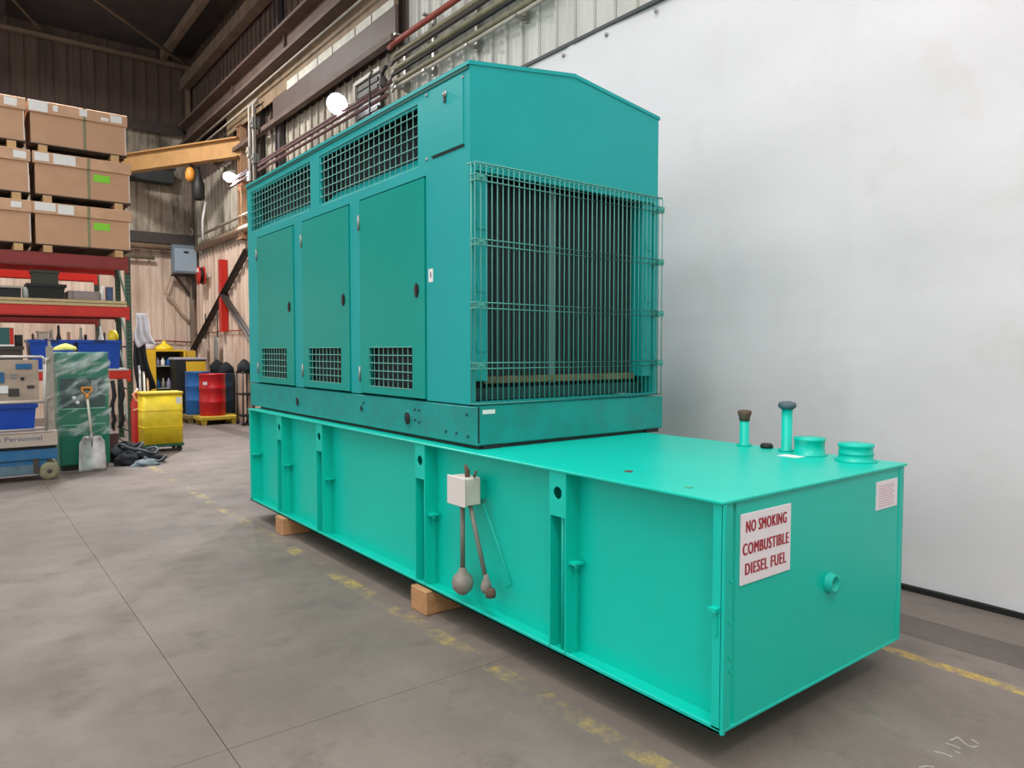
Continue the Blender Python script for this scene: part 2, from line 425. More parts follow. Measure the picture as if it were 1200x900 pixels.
# white tarpaulin hung on the wall
TX, TZ = 2.895, 5.06
def tarp_material():
    m = mat('white_tarpaulin', (214, 210, 212), 0.55, var=0.025, vscale=0.9, rgb2=(180, 174, 162), mix2=0.28, scale2=2.0, thresh=(0.54, 0.82), bump=0.3, bscale=3.5)
    return m
M_tarp = tarp_material()
tarp = thing('wall_tarpaulin', (TX, 0, 0), 'large white tarpaulin sheet hung on the siding behind the generator', 'tarpaulin')
def tarp_fn(u, v):
    y = 6.6-u*15.0; z = 0.035+v*(TZ-0.035)
    d = 0.012*math.sin(y*2.1+0.6*z)+0.008*math.sin(y*5.3+1.3)*math.cos(z*1.7)+0.006*math.sin(z*6+y*1.1)
    for yc in (0.95, -2.2, 4.1): d -= 0.014*math.exp(-((y-yc)/0.05)**2)   # heat-welded seams stand proud
    d -= 0.004*math.exp(-((z-2.02-0.03*math.sin(y))/0.03)**2)
    return (TX+d*0.8, y, z)
MB().grid(tarp_fn, 240, 60).build('sheet', M_tarp, tarp)
MB().bar((TX-0.005, 6.6, TZ), (TX-0.005, -8.4, TZ), 0.05, 0.035).build('batten', mat('batten_dark', (70, 72, 72), 0.6), tarp)
eye = MB().lathe(0, 0, [(0.0, -0.012), (0.018, -0.012), (0.022, 0.0)], 10, 0, 'x').mesh('eyelet', M_zinc)
for k in range(22): piece('eyelet', eye, tarp, (-0.015, 6.2-k*0.66, TZ-0.09))
struct(MB().box(2.86, 2.999, -9, 7.0, 0, 0.035).build('base_strip_right', mat('base_strip_black', (20, 19, 18), 0.9)))  # black strip along the foot of the tarp

# ------------------------------------------------------------------ fuel tank
TZ0, TZ1, TL, TW = 0.10, 1.10, 6.08, 1.66
INS = 0.10
tank = thing('fuel_tank', (TW/2, TL/2, 0), 'long bright green steel fuel tank under the generator, with a no smoking sign', 'fuel tank')
MB().box(INS, TW-0.05, 0.004, TL-0.03, TZ0+0.012, TZ1-0.012).build('shell', M_tank, tank)
MB().box(-0.012, TW+0.012, -0.012, TL+0.012, TZ1-0.014, TZ1).build('top_plate', M_tank, tank, bevel=0.003)
MB().box(0, TW, 0, TL, TZ0, TZ0+0.016).box(0, 0.012, 0, TL, TZ0, TZ0+0.03).build('bottom_plate', M_tank, tank, bevel=0.003)
def rib(yc, lead, slot=True):
    mb = MB(); y0, y1 = yc-0.066, yc+0.066
    mb.box(0, INS, y0, y0+0.008, TZ0+0.016, TZ1-0.014)
    mb.box(0, INS, y1-0.008, y1, TZ0+0.016, TZ1-0.014)
    mb.ring_plate_x(0, 0.008, y0+0.008, y1-0.008, 0.845, TZ1-0.014, yc, 0.972, 0.034)
    o = mb.build('stiffener', M_tank, tank)
    MB().box(INS-0.02, INS-0.002, yc-0.045, yc+0.045, 0.92, 1.03).build('hole_shade', M_dark, o)  # dark plate stands in for the shade behind the hole
    MB().tube([(0.05, yc+0.005, TZ0+0.016), (0.05, yc+0.005, TZ1-0.02)], 0.014, 8).build('inner_pipe', M_tank, o)
    tb = MB().box(0.02, 0.085, y0-0.05, y0, 0.600, 0.612)
    tb.tube([(0.052, y0-0.028, 0.60), (0.052, y0-0.028, 0.575)], 0.012, 8)
    tb.build('lug', M_tank, o)
    MB().box(0.058, 0.072, y0-0.012, y0, TZ0+0.016, 0.60).build('edge_strip', M_tank, o)
for yc in (5.18, 4.20, 2.47, 1.04): rib(yc, 0)
# corner posts
cp = MB().box(0, 0.075, 0, 0.008, TZ0+0.016, TZ1-0.014).box(0, 0.008, 0, 0.05, TZ0+0.016, TZ1-0.014).box(0.0, 0.02, -0.012, 0.004, TZ0, TZ1-0.014)
cpo = cp.build('corner_post', M_tank, tank, bevel=0.003)
MB().box(-0.03, 0.0, 0.01, 0.05, 0.628, 0.645).box(-0.006, 0, 0.02, 0.034, 0.52, 0.628).build('lug', M_tank, cpo)
for z in (0.36, 0.42, 0.57, 0.75): MB().lathe(0.062, 0, [(0.008, -0.006), (0.008, 0.0)], 8, z, 'y').build('bolt_head', M_tank, cpo)
cp2 = MB().box(TW-0.05, TW, 0, 0.03, TZ0+0.016, TZ1-0.014).box(TW-0.008, TW, 0, 0.12, TZ0+0.016, TZ1-0.014).box(TW, TW+0.02, 0.03, 0.06, 0.14, 0.2)
cp2.build('corner_post', M_tank, tank, bevel=0.003)
cp3 = MB().box(0, INS, TL-0.06, TL-0.045, TZ0+0.016, TZ1-0.014).box(0, 0.01, TL-0.05, TL, TZ0+0.016, TZ1-0.014)
c3 = cp3.build('corner_post', M_tank, tank)
MB().box(0.0, 0.09, TL-0.12, TL-0.06, 0.605, 0.62).build('lug', M_tank, c3)
MB().box(TW-INS, TW, TL-0.05, TL, TZ0+0.016, TZ1-0.014).build('corner_post', M_tank, tank)
# sign, sticker, coupling on the end
sg = MB().box(0.125, 0.512, -0.004, 0.004, 0.716, 1.026).build('warning_sign', M_signw, tank, bevel=0.002, label='white sign with red lettering NO SMOKING COMBUSTIBLE DIESEL FUEL')
for t_, x0, wd, z0 in (('NO SMOKING', 0.158, 0.310, 0.942), ('COMBUSTIBLE', 0.136, 0.352, 0.845), ('DIESEL FUEL', 0.155, 0.315, 0.757)):
    text_mesh(t_, 'lettering', M_red_ink, sg, wd, 0.052, lambda u, v, x0=x0, z0=z0: (x0+u, -0.0048, z0+v), thick=0.006, spacing=1.16)
st = MB().box(1.340, 1.578, -0.001, 0.004, 0.876, 1.028).build('notice_sticker', M_signw, tank, label='small white notice sticker')
for k in range(9): MB().box(1.365, 1.55-0.05*random.random(), -0.0022, -0.0008, 1.0-k*0.0135, 1.004-k*0.0135).build('print_line', M_pink_ink, st)
MB().lathe(0.876, 0.006, [(0.030, 0), (0.052, 0), (0.052, -0.010), (0.046, -0.012), (0.046, -0.038), (0.031, -0.038), (0.031, -0.006)], 24, 0.582, 'y').build('drain_coupling', M_tank, tank)
MB().lathe(0.876, 0.005, [(0.0, -0.006), (0.031, -0.006)], 20, 0.582, 'y').build('coupling_bore', M_dark, tank)
# fittings on the top plate
pa = MB().lathe(1.60, 0.99, [(0.048, 0), (0.048, 0.012), (0.031, 0.014), (0.031, 0.185)], 20, TZ1).build('vent_pipe', M_tank, tank)
MB().lathe(1.60, 0.99, [(0.034, 0.165), (0.036, 0.19), (0.046, 0.215), (0.044, 0.232), (0.022, 0.236), (0.0, 0.23)], 16, TZ1).build('vent_cap', M_rust, pa, label='rusty vent cap')
pb = MB().lathe(1.585, 0.675, [(0.05, 0), (0.05, 0.012), (0.0325, 0.014), (0.0325, 0.275)], 20, TZ1).build('vent_pipe', M_tank, tank)
MB().lathe(1.585, 0.675, [(0.034, 0.262), (0.050, 0.272), (0.056, 0.285), (0.050, 0.303), (0.025, 0.312), (0.0, 0.313)], 20, TZ1).build('vent_cap', mat('cap_blue_grey', (74, 92, 100), 0.6), pb, label='blue grey mushroom vent cap')
MB().lathe(1.61, 0.83, [(0.034, 0), (0.040, 0.004), (0.040, 0.02), (0.03, 0.03), (0.0, 0.03)], 16, TZ1).build('plug', M_black, tank)
ho = MB().lathe(1.545, 0.50, [(0.10, 0), (0.10, 0.008), (0.088, 0.010), (0.086, 0.085), (0.091, 0.088), (0.091, 0.105), (0.0, 0.107)], 32, TZ1).build('manhole_cap', M_tank, tank)
h2 = MB().lathe(1.53, 0.21, [(0.112, 0), (0.112, 0.008), (0.094, 0.012), (0.090, 0.04), (0.096, 0.045), (0.090, 0.05), (0.090, 0.08), (0.096, 0.084), (0.096, 0.10), (0.0, 0.103)], 32, TZ1).build('manhole_cap', M_tank, tank)
MB().box(1.36, 1.45, 0.47, 0.60, TZ1, TZ1+0.002).build('paper_tag', M_paper, tank)
MB().lathe(0.235, 0.75, [(0.022, 0), (0.022, 0.004), (0, 0.005)], 12, TZ1).build('plug', M_rust, tank)
MB().lathe(0.13, 0.28, [(0.02, 0), (0.02, 0.002), (0, 0.003)], 12, TZ1).build('plug', mat('scuff_green', (70, 150, 122), 0.7), tank)
# junction box and conduits on the side
jx = INS
jb = MB().box(-0.075, 0.04, 1.80, 1.985, 0.775, 0.945).build('junction_box', mat('box_dirty_white', (200, 192, 180), 0.6, var=0.12, vscale=9), tank, bevel=0.006, label='dirty white junction box')
MB().box(-0.086, -0.075, 1.795, 1.99, 0.77, 0.95).build('box_cover', mat('box_white', (216, 206, 202), 0.5), jb, bevel=0.003)
MB().box(-0.02, jx, 1.83, 1.95, 0.80, 0.92).build('box_bracket', M_tank, jb)
MB().tube([(-0.02, 1.86, 0.94), (-0.02, 1.86, 0.985), (-0.03, 1.87, 1.02)], [0.016, 0.016, 0.010], 8).tube([(-0.01, 1.80, 0.95), (0.0, 1.79, 0.99)], 0.008, 6).build('cable_gland', M_rust, jb)
cmat = mat('conduit_brown_grey', (112, 112, 102), 0.6, var=0.15, vscale=14)
MB().tube([(-0.03, 1.90, 0.775), (-0.03, 1.90, 0.36)], 0.016, 10).build('conduit', cmat, tank)
MB().tube([(-0.02, 1.83, 0.775), (-0.01, 1.76, 0.55), (0.0, 1.70, 0.36)], 0.014, 10).build('conduit', cmat, tank)
MB().tube([(0.06, 1.80, 0.775), (0.085, 1.66, 0.50), (0.09, 1.56, 0.33), (0.08, 1.60, 0.30)], 0.004, 6).build('wire', M_tank, tank)
MB().lathe(-0.03, 1.90, [(0.0, 0.20), (0.03, 0.203), (0.060, 0.232), (0.070, 0.272), (0.060, 0.312), (0.03, 0.34), (0.022, 0.365), (0.016, 0.37)], 18).build('float_switch_head', mat('cast_grey', (132, 124, 116), 0.65, var=0.2, vscale=20), tank)
MB().lathe(0.0, 1.69, [(0.0, 0.255), (0.022, 0.258), (0.036, 0.285), (0.030, 0.32), (0.018, 0.345), (0.014, 0.37)], 14).build('conduit_elbow', mat('cast_grey', (132, 124, 116)), tank)
MB().lathe(-0.01, 1.63, [(0.030, 0), (0.034, 0.02), (0.026, 0.05), (0, 0.052)], 14, 0.25).build('conduit_plug', M_rust, tank)

# the tank was drawn with a 1.00 m high body; its measured height is 0.964 m
tank.scale = (0.964, 0.964, 0.964); tank.location = (0.7095, 2.8655, 0.0622)
TANK_BASE = 0.1586

# timber blocks carrying the tank
for yb, lb in ((4.84, 'short timber block under the far half of the green tank'), (2.27, 'short timber block under the middle of the green tank')):
    tag(MB().box(-0.135, 1.45, yb-0.1, yb+0.1, 0, TANK_BASE).build('timber_block', M_wood, bevel=0.006), lb, 'timber block', 'timber blocks under the tank')
tag(MB().box(0.45, 1.4, 0.62, 0.8, 0, TANK_BASE).build('timber_block', M_wood, bevel=0.006), 'timber block in the dark under the near end of the green tank', 'timber block', 'timber blocks under the tank')

# ------------------------------------------------------------------ diesel generator in its enclosure
X0, X1, Y0, Y1 = 0.075, 1.844, 1.96, 6.26
ZS0, ZS1, ZE, ZR = 1.125, 1.372, 3.52, 3.64
gen = thing('diesel_generator', ((X0+X1)/2, (Y0+Y1)/2, TZ1), 'large teal enclosed diesel generator standing on the green fuel tank', 'generator')
SY0 = 1.89
sk = MB().box(X0, X1, SY0, Y1, ZS0, ZS1).build('skid_base', M_skid, gen, bevel=0.006)
for (y, z, r) in ((4.87, 1.24, 0.052), (3.505, 1.262, 0.028), (2.76, 1.235, 0.058)):
    MB().lathe(X0, y, [(r, 0.0), (r, -0.005), (r*0.8, -0.006), (r*0.8, -0.003), (0, -0.003)], 20, z, 'x').build('hole_rim', M_skid, sk)
    MB().lathe(X0, y, [(0.0, -0.0045), (r*0.78, -0.0045), (r*0.78, 0.0)], 20, z, 'x').build('hole', M_dark, sk)
bolt = MB().lathe(0, 0, [(0.011, 0), (0.011, -0.008), (0, -0.009)], 8, 0, 'x').mesh('bolt_head', mat('bolt_blue', (20, 84, 92), 0.5))
for (y, z) in ((2.66, 1.31), (2.60, 1.31), (2.66, 1.235), (2.60, 1.225), (2.0, 1.32), (1.99, 1.18), (2.25, 1.19), (2.12, 1.19), (3.47, 1.31)):
    piece('bolt_head', bolt, sk, Vector((X0, y, z))-gen.location)
MB().box(X0+0.006, X0+0.016, SY0-0.004, SY0, ZS0+0.02, ZS1).build('end_seam', M_dark, sk)
MB().box(0.118, 0.215, SY0-0.003, SY0, 1.325, 1.352).build('sticker', M_paper, sk, label='small white sticker')
pad = MB().box(-0.07, 0.07, -0.09, 0.09, 0, ZS0-TZ1).mesh('isolator_pad', M_black)
for x in (X0+0.12, X1-0.12):
    for y in (1.98, 3.3, 4.6, 5.7): 
        if x < TW-0.05 or True: piece('isolator_pad', pad, gen, Vector((x, y, TZ1))-gen.location)
MB().box(X0+0.04, X1-0.04, SY0+0.02, Y1-0.25, TZ1+0.0005, ZS0).build('gap_shade', M_black, gen)  # black slab puts shade into the gap between skid and tank

# shell: skins with openings around a dark interior
TH = 0.03
mb = MB()
xa, xb_ = X0, X0+TH
for (y0, y1, z0, z1) in ((Y0, 2.492, ZS1+0.01, ZE), (3.508, 3.692, ZS1+0.01, 2.925), (4.702, 4.912, ZS1+0.01, 2.925), (5.945, Y1, ZS1+0.01, 2.925),
                        (2.492, Y1, 2.925, 3.0), (2.492, 2.595, 3.0, ZE), (4.30, 4.50, 3.0, ZE), (6.15, Y1, 3.0, ZE), (2.595, 4.30, 3.435, ZE), (4.50, 6.15, 3.435, ZE)):
    mb.box(xa, xb_, y0, y1, z0, z1)
mb.box(X1-TH, X1, Y0+TH, Y1, ZS1+0.01, ZE)                   # wall side skin
mb.box(X0+TH, X1-TH, Y1-TH, Y1, ZS1+0.01, ZE)                 # far end skin
# near end: stiles, header, gable
EZ0, EZ1, EX0, EX1 = 1.40, 2.865, 0.115, 1.80
mb.box(X0+TH, EX0, Y0, Y0+TH, ZS1+0.01, EZ1); mb.box(EX1, X1, Y0, Y0+TH, ZS1+0.01, EZ1)
mb.box(EX0, EX1, Y0, Y0+TH, ZS1+0.01, EZ0)
xm = (X0+X1)/2
mb.prism([(X0+TH, EZ1), (X1, EZ1), (X1, ZE), (xm, ZR), (X0+TH, ZE)], 'y', Y0, Y0+TH)
shell = mb.build('shell', M_enc, gen)
MB().box(X0+0.16, X1-TH-0.01, 2.42, Y1-TH-0.01, ZS1+0.01, ZE-0.02).build('interior', M_dark, gen)
rf = MB().prism([(X0-0.012, ZE-0.012), (X0-0.012, ZE+0.012), (xm, ZR+0.014), (X1+0.012, ZE+0.012), (X1+0.012, ZE-0.012), (xm, ZR-0.012)], 'y', Y0-0.006, Y1+0.01)
roof = rf.build('roof', M_enc, gen)
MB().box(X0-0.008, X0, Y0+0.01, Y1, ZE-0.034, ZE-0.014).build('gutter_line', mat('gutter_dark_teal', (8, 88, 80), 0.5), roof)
# inspection panel with latch
ip = MB().box(X0-0.006, X0, 2.03, 2.425, 3.035, 3.475).build('inspection_panel', M_enc, gen, bevel=0.002)
MB().box(X0-0.004, X0-0.0005, 2.02, 2.40, 3.018, 3.033).build('panel_seam', M_dark, gen)
lt = MB().lathe(X0-0.006, 2.235, [(0.022, 0), (0.022, -0.006), (0.012, -0.014), (0, -0.015)], 12, 3.40, 'x').build('panel_latch', M_zinc, ip)
MB().box(X0-0.012, X0-0.006, 2.222, 2.248, 3.345, 3.385).build('latch_pull', M_black, ip)
for (y, z) in ((2.035, 3.45), (2.475, 3.46), (2.475, 3.03)): MB().lathe(X0, y, [(0.012, 0), (0.01, -0.006), (0, -0.007)], 10, z, 'x').build('screw', M_zinc, gen)
MB().box(X0-0.002, X0, 2.405, 2.462, 2.195, 2.285).build('door_sticker', M_paper, gen, label='small white sticker beside the nearest door')
MB().box(X0-0.0028, X0-0.002, 2.425, 2.437, 2.225, 2.262).build('sticker_print', M_black, gen)
# wire mesh over an opening (rods crossing), plane normal x
def wire(parent, name, y0, y1, z0, z1, dy, dz, x, r, m):
    mb = MB(); n = max(1, round((y1-y0)/dy)); k = max(1, round((z1-z0)/dz))
    for i in range(n+1): mb.tube([(x, y0+(y1-y0)*i/n, z0), (x, y0+(y1-y0)*i/n, z1)], r, 5, cap=False)
    for i in range(k+1): mb.tube([(x-r*1.6, y0, z0+(z1-z0)*i/k), (x-r*1.6, y1, z0+(z1-z0)*i/k)], r, 5, cap=False)
    return mb.build(name, m, parent)
for (y0, y1) in ((2.595, 4.30), (4.50, 6.15)):
    gr = MB().box(X0+0.010, X0+0.024, y0, y0+0.02, 3.0, 3.435).box(X0+0.010, X0+0.024, y1-0.02, y1, 3.0, 3.435).box(X0+0.010, X0+0.024, y0+0.02, y1-0.02, 3.0, 3.02).box(X0+0.010, X0+0.024, y0+0.02, y1-0.02, 3.415, 3.435).build('air_grille', M_enc, gen)
    wire(gr, 'wire_mesh', y0, y1, 3.0, 3.435, 0.085, 0.0725, X0+0.012, 0.0042, M_mesh)
    # slanted baffle sheet seen behind the wires
    MB().hull8([(X0+0.035, y0, 3.0), (X0+0.15, y0, 3.12), (X0+0.15, y1, 3.12), (X0+0.035, y1, 3.0), (X0+0.035, y0, 3.006), (X0+0.15, y0, 3.128), (X0+0.15, y1, 3.128), (X0+0.035, y1, 3.006)]).build('baffle', M_enc, gr)
for (y0, y1, vy0, vy1) in ((2.502, 3.498, 2.675, 3.348), (3.70, 4.694, 3.865, 4.565), (4.922, 5.936, 5.12, 5.84)):
    xo = X0-0.010; xi = X0+0.02; z0, z1 = 1.392, 2.912; vz0, vz1 = 1.45, 1.752
    d = MB().box(xo, xi, y0, y1, vz1, z1).box(xo, xi, y0, y1, z0, vz0).box(xo, xi, y0, vy0, vz0, vz1).box(xo, xi, vy1, y1, vz0, vz1).build('door', M_door, gen)
    wire(d, 'vent_mesh', vy0, vy1, vz0, vz1, 0.075, 0.062, xo+0.008, 0.004, M_mesh)
    MB().box(xi+0.03, xi+0.04, vy0-0.05, vy1+0.05, vz0-0.03, vz1+0.05).build('vent_shade', M_dark, d)  # dark sheet stands in for the shade behind the vent
    ly = y0+0.105; lz = 2.15
    lp = MB()
    pl = [(ly+0.030*math.cos(t)*(1 if True else 1), lz+0.05*math.sin(t)) for t in [2*math.pi*k/20 for k in range(20)]]
    lp.prism(pl, 'x', xo-0.006, xo); lo = lp.build('latch', M_black, d)
    MB().box(xo-0.014, xo-0.006, ly-0.012, ly+0.012, lz-0.034, lz+0.03).build('latch_paddle', mat('latch_dark', (52, 40, 42), 0.4), d)
    for hz in (2.74, 1.54): MB().tube([(xo-0.006, y1+0.004, hz-0.06), (xo-0.006, y1+0.004, hz+0.06)], 0.009, 8).build('hinge', M_zinc, d)
    MB().box(X0+0.004, X0+0.012, y0-0.009, y0-0.001, z0, z1).build('gap_seam', M_dark, d)
# near end: radiator behind a wire guard
rad = MB().box(0.116, 1.80, 2.12, 2.40, 1.40, 2.864).build('radiator', M_core, gen)
mb = MB()
for k in range(56): mb.box(0.15+k*0.0295, 0.1535+k*0.0295, 2.108, 2.12, 1.41, 2.85)
fo = mb.build('core_fins', mat('fin_dark_grey', (58, 74, 74), 0.5), rad); fo['kind'] = 'stuff'
MB().box(0.835, 0.885, 2.075, 2.105, 1.50, 2.86).build('centre_post', mat('post_grey_green', (84, 112, 110), 0.5), rad)
MB().box(0.24, 1.69, 2.05, 2.105, 1.51, 1.555).build('bottom_bar', mat('bar_tan', (104, 92, 66), 0.7, var=0.3, vscale=6), rad)
MB().box(0.12, 1.80, 2.07, 2.11, 1.40, 1.48).build('sump', mat('sump_dark_teal', (14, 66, 66), 0.6), rad)
for (xc0, xc1) in ((0.115, 0.222), (1.705, 1.80)):
    b = MB().box(xc0, xc1, Y0+0.012, Y0+0.04, 1.53, 2.862).box(xc0, xc0+0.012, Y0+0.04, Y0+0.14, 1.53, 2.862).box(xc1-0.012, xc1, Y0+0.04, Y0+0.14, 1.53, 2.862)
    bo = b.build('side_bracket', M_enc, gen, bevel=0.004)
    for z in (1.72, 2.1, 2.5): MB().box(xc0+0.015, xc1-0.015, Y0+0.005, Y0+0.012, z, z+0.06).build('bracket_step', M_enc, bo, bevel=0.002)
cage = thing_dummy = MB()
CY = 1.875; CX0, CX1, CZ0, CZ1 = 0.052, 1.800, 1.388, 2.890
rr = 0.0048
cage.tube([(CX0, CY, CZ1), (CX1, CY, CZ1)], rr, 6)
guard = cage.build('guard', M_rod, gen)
nrod = 41
vr = MB().tube([(0, 0, CZ0), (0, 0, CZ1-0.012), (0, 0.012, CZ1), (0, Y0-CY+0.004, CZ1)], rr*0.86, 5)
vme = vr.mesh('guard_rod', M_rod, (0, 0, 0))
for k in range(nrod):
    x = CX0+(CX1-CX0)*k/(nrod-1)
    piece('guard_rod', vme, guard, Vector((x, CY, 0))-gen.location)
hr = MB().tube([(CX0+0.03, Y0, 0), (CX0, CY+0.05, 0), (CX0, CY-0.006, 0), (CX1, CY-0.006, 0), (CX1, Y0+0.1, 0)], rr, 5).mesh('guard_rail', M_rod)
for z in (2.818, 2.780, 2.420, 2.384, 2.028, 1.992, 1.650, 1.614, 1.392): piece('guard_rail', hr, guard, Vector((0, 0, z))-gen.location)
sr = MB().tube([(0, 0, CZ0), (0, 0, CZ1)], rr*0.86, 5).mesh('guard_rod', M_rod)
for x in (CX0, CX1):
    for y in (1.915,): piece('guard_rod', sr, guard, Vector((x, y, 0))-gen.location)
clip = MB().box(-0.03, 0.03, -0.004, 0.003, -0.022, 0.022).box(-0.008, 0.008, 0.003, 0.09, -0.012, 0.012).lathe(0, 0.0, [(0.0, -0.010), (0.010, -0.010), (0.010, 0.0)], 8, 0, 'y').mesh('guard_clip', mat('clip_teal', (58, 146, 134), 0.4))
for z in (2.80, 2.402, 2.010, 1.632):
    piece('guard_clip', clip, guard, Vector((CX0+0.04, CY-0.008, z))-gen.location)
    piece('guard_clip', clip, guard, Vector((CX1-0.02, CY-0.008, z))-gen.location)

gen.scale = (0.964, 0.964, 0.964); gen.location = (0.8343, 3.897, 1.1226)   # same size correction as the tank

# ------------------------------------------------------------------ right wall: crane runway, pipes, columns
def along(name, x, z, y0, y1, w_, h_, m, label, cat, group=None):
    return tag(MB().bar((x, y0, z), (x, y1, z), w_, h_).build(name, m), label, cat, group)
def pipe(name, pts, r, m, label, cat='pipe', group=None, n=10):
    return tag(MB().tube(pts, r, n).build(name, m), label, cat, group)
rg = thing('crane_runway', (2.7, 14, 6.4), 'long brown steel crane runway girder along the grimy right wall', 'girder')
MB().bar((2.69, 7.85, 7.86), (2.69, 19.6, 7.86), 0.32, 0.06).build('top_flange', M_girder, rg)
MB().bar((2.79, 7.85, 7.60), (2.79, 19.6, 7.60), 0.06, 0.46).build('web', M_girder, rg)
MB().bar((2.69, 7.85, 7.34), (2.69, 19.6, 7.34), 0.32, 0.06).build('bottom_flange', M_girder, rg)
MB().bar((2.835, 7.85, 7.08), (2.835, 16.2, 7.08), 0.03, 0.46).build('apron_plate', mat('apron_tan', (128, 108, 84), 0.7, var=0.25, vscale=4), rg)
MB().bar((2.82, 7.85, 6.62), (2.82, 13.0, 6.62), 0.05, 0.46).build('lower_plate', mat('plate_dark_brown', (84, 68, 62), 0.6, var=0.15, vscale=3), rg)
MB().bar((2.78, 7.85, 6.36), (2.78, 17.0, 6.36), 0.12, 0.09).build('lower_flange', M_girder, rg)
tape = MB()
y = 7.9
while y < 12.1:
    l = 0.5+0.4*random.random(); MB().bar((2.80, y, 6.90), (2.80, min(y+l, 12.2), 6.90), 0.02, 0.13+0.03*random.random()).build('pale_strip', mat('pale_strip', (196, 194, 182), 0.7, var=0.15, vscale=7), rg); y += l+0.05
for y in (9.7, 12.1, 15.4): MB().box(2.70, 2.83, y, y+0.03, 7.37, 7.83).build('web_stiffener', M_girder, rg)
pipe('long_conduit', [(2.66, 7.9, 7.18), (2.66, 19.4, 7.18)], 0.022, M_pipe, 'pale conduit running under the crane runway girder, upper of two', group='runway conduits')
pipe('long_conduit', [(2.70, 13.6, 7.02), (2.70, 19.4, 7.02)], 0.022, M_pipe, 'pale conduit running under the crane runway girder, lower of two', group='runway conduits')
# maroon rails just above the generator roof
for k, (x, z) in enumerate(((2.66, 5.50), (2.66, 5.60), (2.72, 5.70))):
    pipe('maroon_pipe', [(x, 7.85, z), (x, 15.6, z)], 0.03, M_maroon, 'maroon pipe along the wall above the generator roof, %s of three' % ('lowest', 'middle', 'topmost')[k], group='maroon pipes')
# pipe rack in front of the clean siding
defs = [(2.80, 6.30, 0.042, M_redpipe, 'red pipe, topmost of the pipe rack on the pale siding'), (2.86, 6.16, 0.034, M_olive, 'olive conduit just under the red pipe of the rack'),
        (2.82, 6.06, 0.03, M_steel, 'thin dark pipe between olive conduits in the pipe rack'), (2.86, 5.96, 0.04, M_olive, 'thick olive conduit in the middle of the pipe rack'),
        (2.80, 5.84, 0.022, M_black, 'thin black pipe below the middle of the pipe rack'), (2.86, 5.76, 0.034, M_olive, 'olive conduit low in the pipe rack'), (2.84, 5.67, 0.026, M_pipe, 'pale conduit, lowest in the pipe rack')]
for (x, z, r, m, lb) in defs:
    pipe('rack_pipe', [(x, 4.35, z), (x, 7.95, z), (x, 8.05, z-0.03)], r, m, lb, group='pipes on the pale siding')
for k, y in enumerate((7.75, 6.95, 5.9, 4.9)):
    tag(MB().box(2.90, 2.955, y, y+0.05, 5.58, 6.40).box(2.74, 2.90, y, y+0.05, 5.60, 5.63).box(2.74, 2.90, y, y+0.05, 6.36, 6.39).build('pipe_bracket', M_zinc), 'grey steel bracket carrying the pipe rack, %s from the dark girder' % ('first', 'second', 'third', 'fourth')[k], 'bracket', 'pipe rack brackets')
# valve cluster at the joint of the sidings
vc = thing('valve_cluster', (2.75, 7.95, 5.2), 'black valve and bent pipe cluster at the end of the pipe rack', 'valve')
MB().tube([(2.70, 7.95, 5.95), (2.70, 8.1, 5.9), (2.70, 8.1, 5.6), (2.70, 8.0, 5.5)], 0.03, 8).build('bent_pipe', M_black, vc)
MB().lathe(2.68, 8.02, [(0.03, -0.1), (0.06, -0.06), (0.075, 0), (0.06, 0.06), (0.03, 0.1)], 12, 5.72).build('valve_body', M_steel, vc)
MB().tube([(2.62, 8.35, 4.9), (2.62, 8.35, 5.9), (2.62, 8.25, 5.95)], 0.016, 8).build('drop_pipe', M_steel, vc)
# windows and louvre
wn = struct(MB().box(2.90, 2.955, 8.55, 9.35, 5.50, 6.10).build('window_1', mat('louvre_dark', (58, 60, 58), 0.5)))
for k in range(5): MB().box(2.88, 2.905, 8.6, 9.3, 5.54+k*0.11, 5.60+k*0.11).build('slat', M_steel, wn)
MB().box(2.86, 2.93, 9.35, 9.42, 5.45, 6.15).box(2.86, 2.93, 8.5, 9.35, 6.10, 6.16).build('window_frame', M_pipe, wn)
# columns
def column(x, y, z1, m, label, d=0.26):
    c = thing('steel_column', (x, y, 0), label, 'column', 'wall columns')
    q = 0.05
    MB().box(x-q, x+q, y-d/2, y-d/2+0.025, 0, z1).build('flange', m, c); MB().box(x-q, x+q, y+d/2-0.025, y+d/2, 0, z1).build('flange', m, c)
    MB().box(x-0.012, x+0.012, y-d/2+0.025, y+d/2-0.025, 0, z1).build('web', m, c)
    MB().box(x-0.09, x+0.05, y-d/2-0.04, y+d/2+0.04, 0, 0.03).build('base_plate', m, c)
    return c
column(2.905, 12.95, 9.6, mat('column_slate', (70, 62, 64), 0.6, var=0.2, vscale=3), 'slate steel column rising past the crane runway to the eave')
dcol = column(2.905, 14.1, 7.25, M_steel, 'dark steel column just right of the tan jib post', 0.22)
column(2.86, 19.87, 9.6, mat('column_brown', (132, 114, 98), 0.7, var=0.25, vscale=3), 'brown steel column in the far corner of the hall', 0.12)
for k, (y, z0, z1, r) in enumerate(((13.95, 4.5, 6.9, 0.03), (13.86, 4.8, 6.4, 0.025), (13.7, 4.2, 6.9, 0.03), (13.55, 4.6, 6.8, 0.022))):
    MB().tube([(2.62, y, z0), (2.62, y, z1), (2.72, y, z1+0.08)], r, 8).build('drop_conduit', (M_pipe, M_steel)[k % 2], dcol)
for k, (y, z) in enumerate(((13.92, 5.85), (13.6, 5.65), (13.92, 5.35), (13.62, 6.4))):
    MB().box(2.56, 2.67, y-0.07, y+0.07, z, z+0.2).lathe(2.56, y, [(0.03, 0), (0.03, -0.03), (0, -0.03)], 8, z+0.1, 'x').build('switch_box', (M_pipe, M_grey, M_white, M_grey)[k], dcol)
